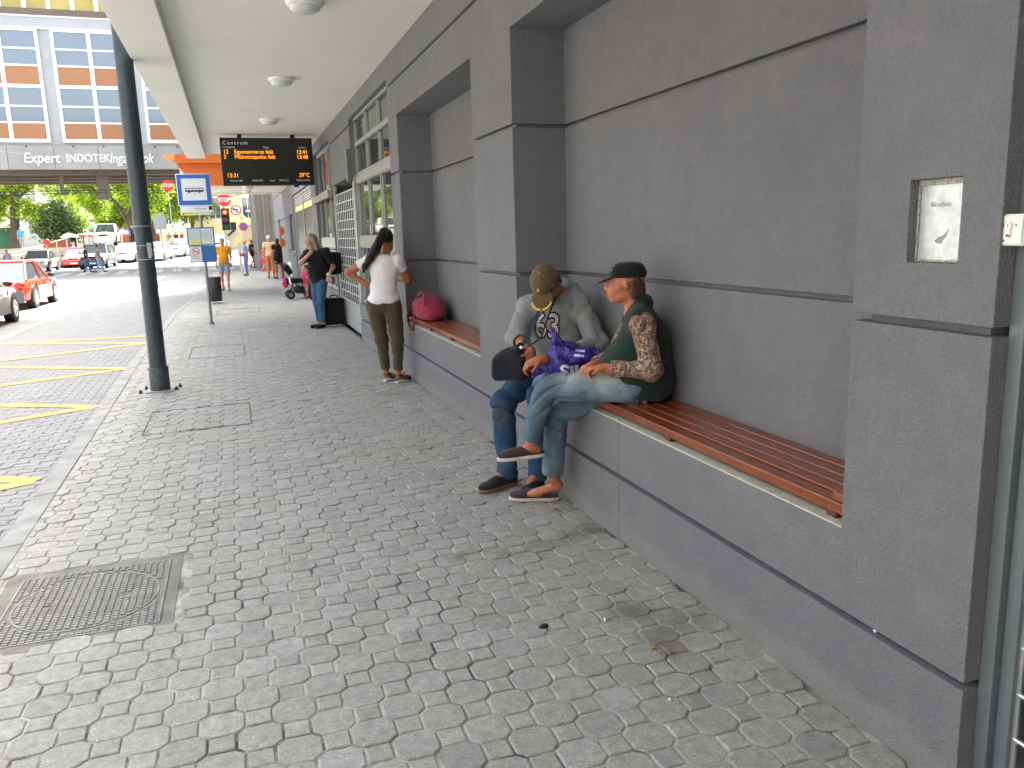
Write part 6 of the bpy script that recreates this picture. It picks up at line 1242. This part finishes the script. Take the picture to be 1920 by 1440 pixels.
def figure(label, x, y, z0, h, head, shirt, trou, skin, hair, walk=0, vox=.022, sleeve=.55, tlen=1.93, group=None, shoe=BLKC, arms=(0, 0), build=1.0, hairfn=None, belly=.02, extra=None, hips=1.0, face=None, legs=True):
    """a standing or walking figure of height h; head = facing direction in degrees from +x"""
    a = math.radians(head); f = v3(math.cos(a), math.sin(a), 0); l = v3(-f[1], f[0], 0); k = h/1.72
    g = lambda s_, d, u: tuple(v3(x, y, z0)+l*s_*k+f*d*k+v3(0, 0, u*k)); w_ = walk; a0, a1 = arms
    J = dict(head=g(0, .03, 1.60), neck=g(0, 0, 1.46), chest=g(0, 0, 1.26), pelvis=g(0, 0, .92), ls=g(.17, 0, 1.39), le=g(.23, -.05-.10*w_+.1*a0, 1.12), lw=g(.22-.08*a0, .05-.16*w_+.25*a0, .88+.2*a0), rs=g(-.17, 0, 1.39), re=g(-.23, -.05+.12*w_+.1*a1, 1.12), rw=g(-.22+.08*a1, .05+.20*w_+.25*a1, .88+.2*a1),
             lhip=g(.09, 0, .88), lk=g(.10, .12*w_+.03, .49), la=g(.10, .26*w_, .08+.02*abs(w_)), lt=g(.13, .26*w_+.16, .04), rhip=g(-.09, 0, .88), rk=g(-.10, .02, .49+.02*abs(w_)), ra=g(-.10, -.30*w_, .08+.07*abs(w_)), rt=g(-.13, -.30*w_+.15, .04), face=tuple(f) if face is None else face)
    old = globals()['ARM'], globals()['LEG']
    return person(label, J, shirt, trou, skin, hair=hair, vox=vox, sleeve=sleeve, tlen=tlen, build=build, fwd=tuple(f), inf=.018, belly=belly, shoe_mat=shoe, wr=.004, group=group, hairfn=hairfn, extra=extra, face=vox < .025, hips=hips)
def longhair(H, P, M): H.cap(P(0, -.07, .03), P(0, -.10, -.22), .075, .05, .03)
figure('person in orange t-shirt and grey shorts walking towards the camera by the bin', -.35, 28.6, 0, 1.72, -95, ORT, GREYS, SKIN_F, m_cloth('grey_short_hair', (.22, .19, .17), .3), .45, .017, .6, .85, shoe=simple('trainer_grey', (.14, .14, .14), .7), belly=.06, build=1.05)
def bagx(root, g, M, HM): S = SDF().rbox(g('pelvis')+v3(-.12, -.10, .12), (.12, .05, .07), None, .03); S.build('handbag', simple('brown_bag', (.20, .10, .05), .6, var=.4), root, .02)
figure('person with red hair in blue t-shirt and jeans standing in profile at the pavement end', .50, 39.7, 0, 1.62, 190, BLUT, m_cloth('mid_denim', (.10, .14, .30), .1), SKIN_F, HAIRR, .05, .02, .6, arms=(1, 1), extra=bagx)
PLAID = m_cloth('pale_orange_plaid', (.80, .48, .28), .25, 14); TANT = m_cloth('rust_trousers', (.55, .20, .06), .1)
figure('person in white cap and pale orange shirt walking away by the wall', 1.42, 35.8, 0, 1.80, 85, PLAID, TANT, SKIN_F, WT, .25, .02, .6, 1.9, build=1.08, belly=.04)
figure('person with long black hair and black shorts walking away beside the white cap', 1.72, 35.2, 0, 1.68, 95, BLKC, BLKC, SKIN_T, HAIRD, .3, .02, .5, .6, hairfn=longhair)
figure('person in black top and shorts walking before the ribbed pier', .98, 50, 0, 1.64, 20, BLKC, BLKC, SKIN_T, HAIRR, .6, .026, .5, .45, shoe=PINK)
figure('small child in pink walking beside the ribbed pier', 1.42, 44.4, 0, 1.05, 15, PINK, PINK, SKIN_F, HAIRR, .7, .022, .4, .5, shoe=PINK)
figure('child with pink shoes half hidden behind the person in black t-shirt', 1.84, 23.2, 0, .86, 200, PINK, PINK, SKIN_F, HAIRB, .1, .018, .4, .4, shoe=PINK)
figure('pedestrian in grey t-shirt and light jeans crossing the road', -7.65, 53.6, -.1, 1.72, 5, m_cloth('olive_grey', (.20, .21, .17), .1), m_cloth('pale_denim', (.20, .32, .44), .1), SKIN_T, HAIRD, .95, .026, .6)
figure('pedestrian in dark clothes crossing just behind the grey t-shirt', -8.45, 54.6, -.1, 1.68, 5, BLKC, DENIM, SKIN_T, HAIRD, .7, .028, .6)
figure('person in lilac clothes at the kerb by the left edge', -13.7, 59.5, -.1, 1.55, -60, m_cloth('lilac', (.34, .28, .42), .1), m_cloth('purple', (.16, .12, .40), .1), SKIN_T, HAIRD, .1, .028, .5)
figure('person in bright blue top by the leaning tree', -16.2, 75.5, 1.45, 1.7, -80, m_cloth('bright_blue', (.02, .28, .60), .1), GREYS, SKIN_F, m_cloth('blue_cap', (.03, .35, .70), .1), .2, .035, .6, .8)
figure('person in navy on the plaza right of the white van', -8.0, 75.8, 1.45, 1.7, -60, m_cloth('navy', (.02, .03, .10), .1), BLKC, SKIN_F, HAIRD, .1, .035, .6)
figure('person in pale clothes at the far left edge of the plaza', -18.3, 76, 1.45, 1.7, -40, WT, GREYS, SKIN_F, HAIRR, .2, .035, .6)
for i, (x, lab, c) in enumerate(((-6.1, 'person in tan top in the crowd behind the white cars', (.45, .25, .12)), (-5.45, 'person in dark top in the crowd behind the white cars', (.08, .05, .06)), (-4.9, 'person in red top in the crowd behind the white cars', (.62, .03, .04)), (-7.6, 'person in grey top in the crowd by the tree trunk', (.25, .22, .26)))):
    figure(lab, x, 90, .95, 1.65, -90+20*i, m_cloth('crowd_cloth', c, .1), GREYS, SKIN_F, HAIRD, .2, .04, .6, .8, group='people in the distant crowd')
m = MB(); m.box(-8.5, -4.2, 89, 93, -.13, .945); tag(m.build('forecourt', simple('forecourt_stone', (.4, .37, .3), .9)), kind='structure')
# white van and cafe parasols on the plaza
car('white van parked on the plaza beside the trunk', -10.3, 78.5, math.pi, 4.3, 1.8, 1.9, WHT, suv=1, z0=1.45)
for x, y, mt, lab in ((-12.9, 76.6, WT, 'pale blue white cafe parasol on the plaza'), (-11.5, 77.2, REDB, 'red and white cafe parasol nearer the van')):
    r = thing('parasol', (x, y, 1.45), lab, 'parasol'); m = MB(); m.cyl((x, y, 1.45), (x, y, 2.75), .03, n=6); m.build('pole', STEEL, r); m = MB(); m.lathe((x, y, 2.25), [(.80, 0), (.4, .28), (.03, .42)], 8); m.build('canopy', mt, r)
# stroller
def stroller():
    r = thing('stroller', (1.5, 23.3, 0), 'black three wheeled stroller with a pink bag hung on its handle', 'stroller')
    m = MB()
    for dy in (-.2, .2):
        m.tube([(1.08, 23.3+dy, 1.02), (1.20, 23.3+dy, .93), (1.48, 23.3+dy, .52), (1.72, 23.3+dy, .16)], .016, 8); m.tube([(1.38, 23.3+dy, .16), (1.52, 23.3+dy, .55)], .014, 8)
    m.tube([(1.08, 23.1, 1.02), (1.05, 23.2, 1.04), (1.05, 23.4, 1.04), (1.08, 23.5, 1.02)], .02, 8); m.build('frame', BLACK, r)
    S = SDF().rbox((1.36, 23.3, .80), (.10, .19, .03), np.array(((.62, 0, -.78), (0, 1, 0), (.78, 0, .62))).T, .04, .03).rbox((1.62, 23.3, .50), (.16, .18, .03), None, .04, .04).ell((1.33, 23.3, .86), (.16, .20, .10), np.array(((.7, 0, -.7), (0, 1, 0), (.7, 0, .7))).T, .04); S.build('seat', BLKC, r, .016, wrinkle(.005, 30))
    S = SDF().ell((1.66, 23.3, .26), (.20, .17, .13)).sub_ell((1.66, 23.3, .40), (.18, .15, .11)); S.build('basket', simple('basket_olive', (.03, .032, .012), .8), r, .016)
    for x, y in ((1.38, 23.05), (1.38, 23.55), (1.86, 23.3)):
        m = MB(); m.lathe((x, y-.025, .12), [(.07, 0), (.115, .004), (.12, .025), (.115, .046), (.07, .05)], 20, (0, 1, 0)); w_ = m.build('wheel', RUBBER, r); m = MB(); m.cyl((x, y-.031, .12), (x, y+.031, .12), .055, n=14); m.build('hub', simple('hub_grey', (.22, .22, .23), .5), w_)
    b = thing('pink_bag', (1.27, 23.1, .5), 'pink and dark drawstring bag hanging from the stroller', 'bag'); S = SDF().ell((1.27, 23.08, .47), (.10, .08, .15), None, .02); S.build('pouch', simple('magenta', (.55, .02, .14), .6), b, .014, wrinkle(.006, 30)); m = MB(); m.tube([(1.27, 23.1, .6), (1.2, 23.1, .9)], .008, 5); m.build('cord', BLACK, b); m = MB(); m.box(1.28, 1.35, 22.99, 23.01, .42, .56); m.build('bottle_pocket', BLACK, b, .01)
stroller()
def pink_bag():
    r = thing('holdall', (2.0, 8.95, .727), 'crimson pink holdall with loose strap on the farther bench', 'bag')
    PB_ = m_cloth('crimson_cloth', (.30, .014, .06), .2, 12, 400, .7, .3, 20)
    S = SDF().ell((2.02, 8.80, .85), (.16, .30, .145), None, .05).ell((1.93, 8.98, .83), (.07, .22, .12), None, .04).ell((2.0, 8.7, .80), (.15, .26, .09), None, .04).cut((0, 0, .730), (0, 0, -1))
    def cr(X, Y, Z): return .014*cre(12*(Z+.5*Y+.1*np.sin(X*9)))+.012*cre(17*(Y-.4*Z))+wrinkle(.004, 24)(X, Y, Z)-.004
    S.build('bag_body', PB_, r, .009, cr); m = MB(); m.tube([(1.90, 8.55, .90), (1.92, 8.62, 1.0), (1.93, 8.80, 1.03), (1.92, 8.98, .98), (1.90, 9.02, .90)], .014, 7); m.build('handle', PB_, r)
    m = MB(); pts = [(1.86, 9.12, .84), (1.845, 9.22, .74), (1.838, 9.18, .66), (1.836, 9.05, .60), (1.836, 8.92, .61), (1.842, 8.88, .70), (1.86, 8.92, .76)]
    m.tube(pts, [.016]*7, 6); m.build('strap', simple('dark_crimson', (.20, .012, .045), .7), r); m = MB(); m.ell((1.885, 8.9, .86), (.012, .10, .06)); m.build('pocket', simple('crimson_pocket', (.47, .04, .13), .6), r)
pink_bag()
# litter on the paving
for x, y, lab, mt, sz, rz in ((1.45, 2.64, 'orange cigarette butt on the paving below the bench', simple('filter_orange', (.62, .30, .06), .8), (.028, .008, .008), .4), (1.33, 2.30, 'crumpled white scrap of paper in a paving joint', WHITE, (.013, .009, .006), 1.1), (1.375, 2.93, 'short white cigarette end on the paving near the wall', WHITE, (.024, .008, .008), 1.3)):
    m = MB(); m.obox((x, y, .006), sz, Matrix.Rotation(rz, 3, 'Z')); tag(m.build('cigarette_butt' if 'cig' in lab else 'paper_scrap', mt, loc=(x, y, 0), bevel=.002), lab, 'litter')
S = SDF().ell((1.105, 2.975, .003), (.019, .011, .005)).ell((1.12, 2.983, .003), (.010, .008, .004)); tag(S.build('chewing_gum', simple('gum_black', (.012, .011, .010), .9), None, .003, wrinkle(.002, 200), loc=(1.11, 2.98, 0)), 'small black trodden lump on the paving', 'litter')
m = MB(); m.ell((2.225, 2.365, .742), (.006, .010, .010)); tag(m.build('pebble', simple('lilac_white', (.45, .42, .70), .5), loc=(2.225, 2.365, .73)), 'tiny lilac bead at the back of the near bench', 'bead')
m = MB(); m.ell((1.875, 1.93, .345), (.005, .008, .006), None, 8, 6); tag(m.build('pebble', WHITE, loc=(1.862, 1.93, .34)), 'small white pebble lying in the lowest wall groove', 'pebble')
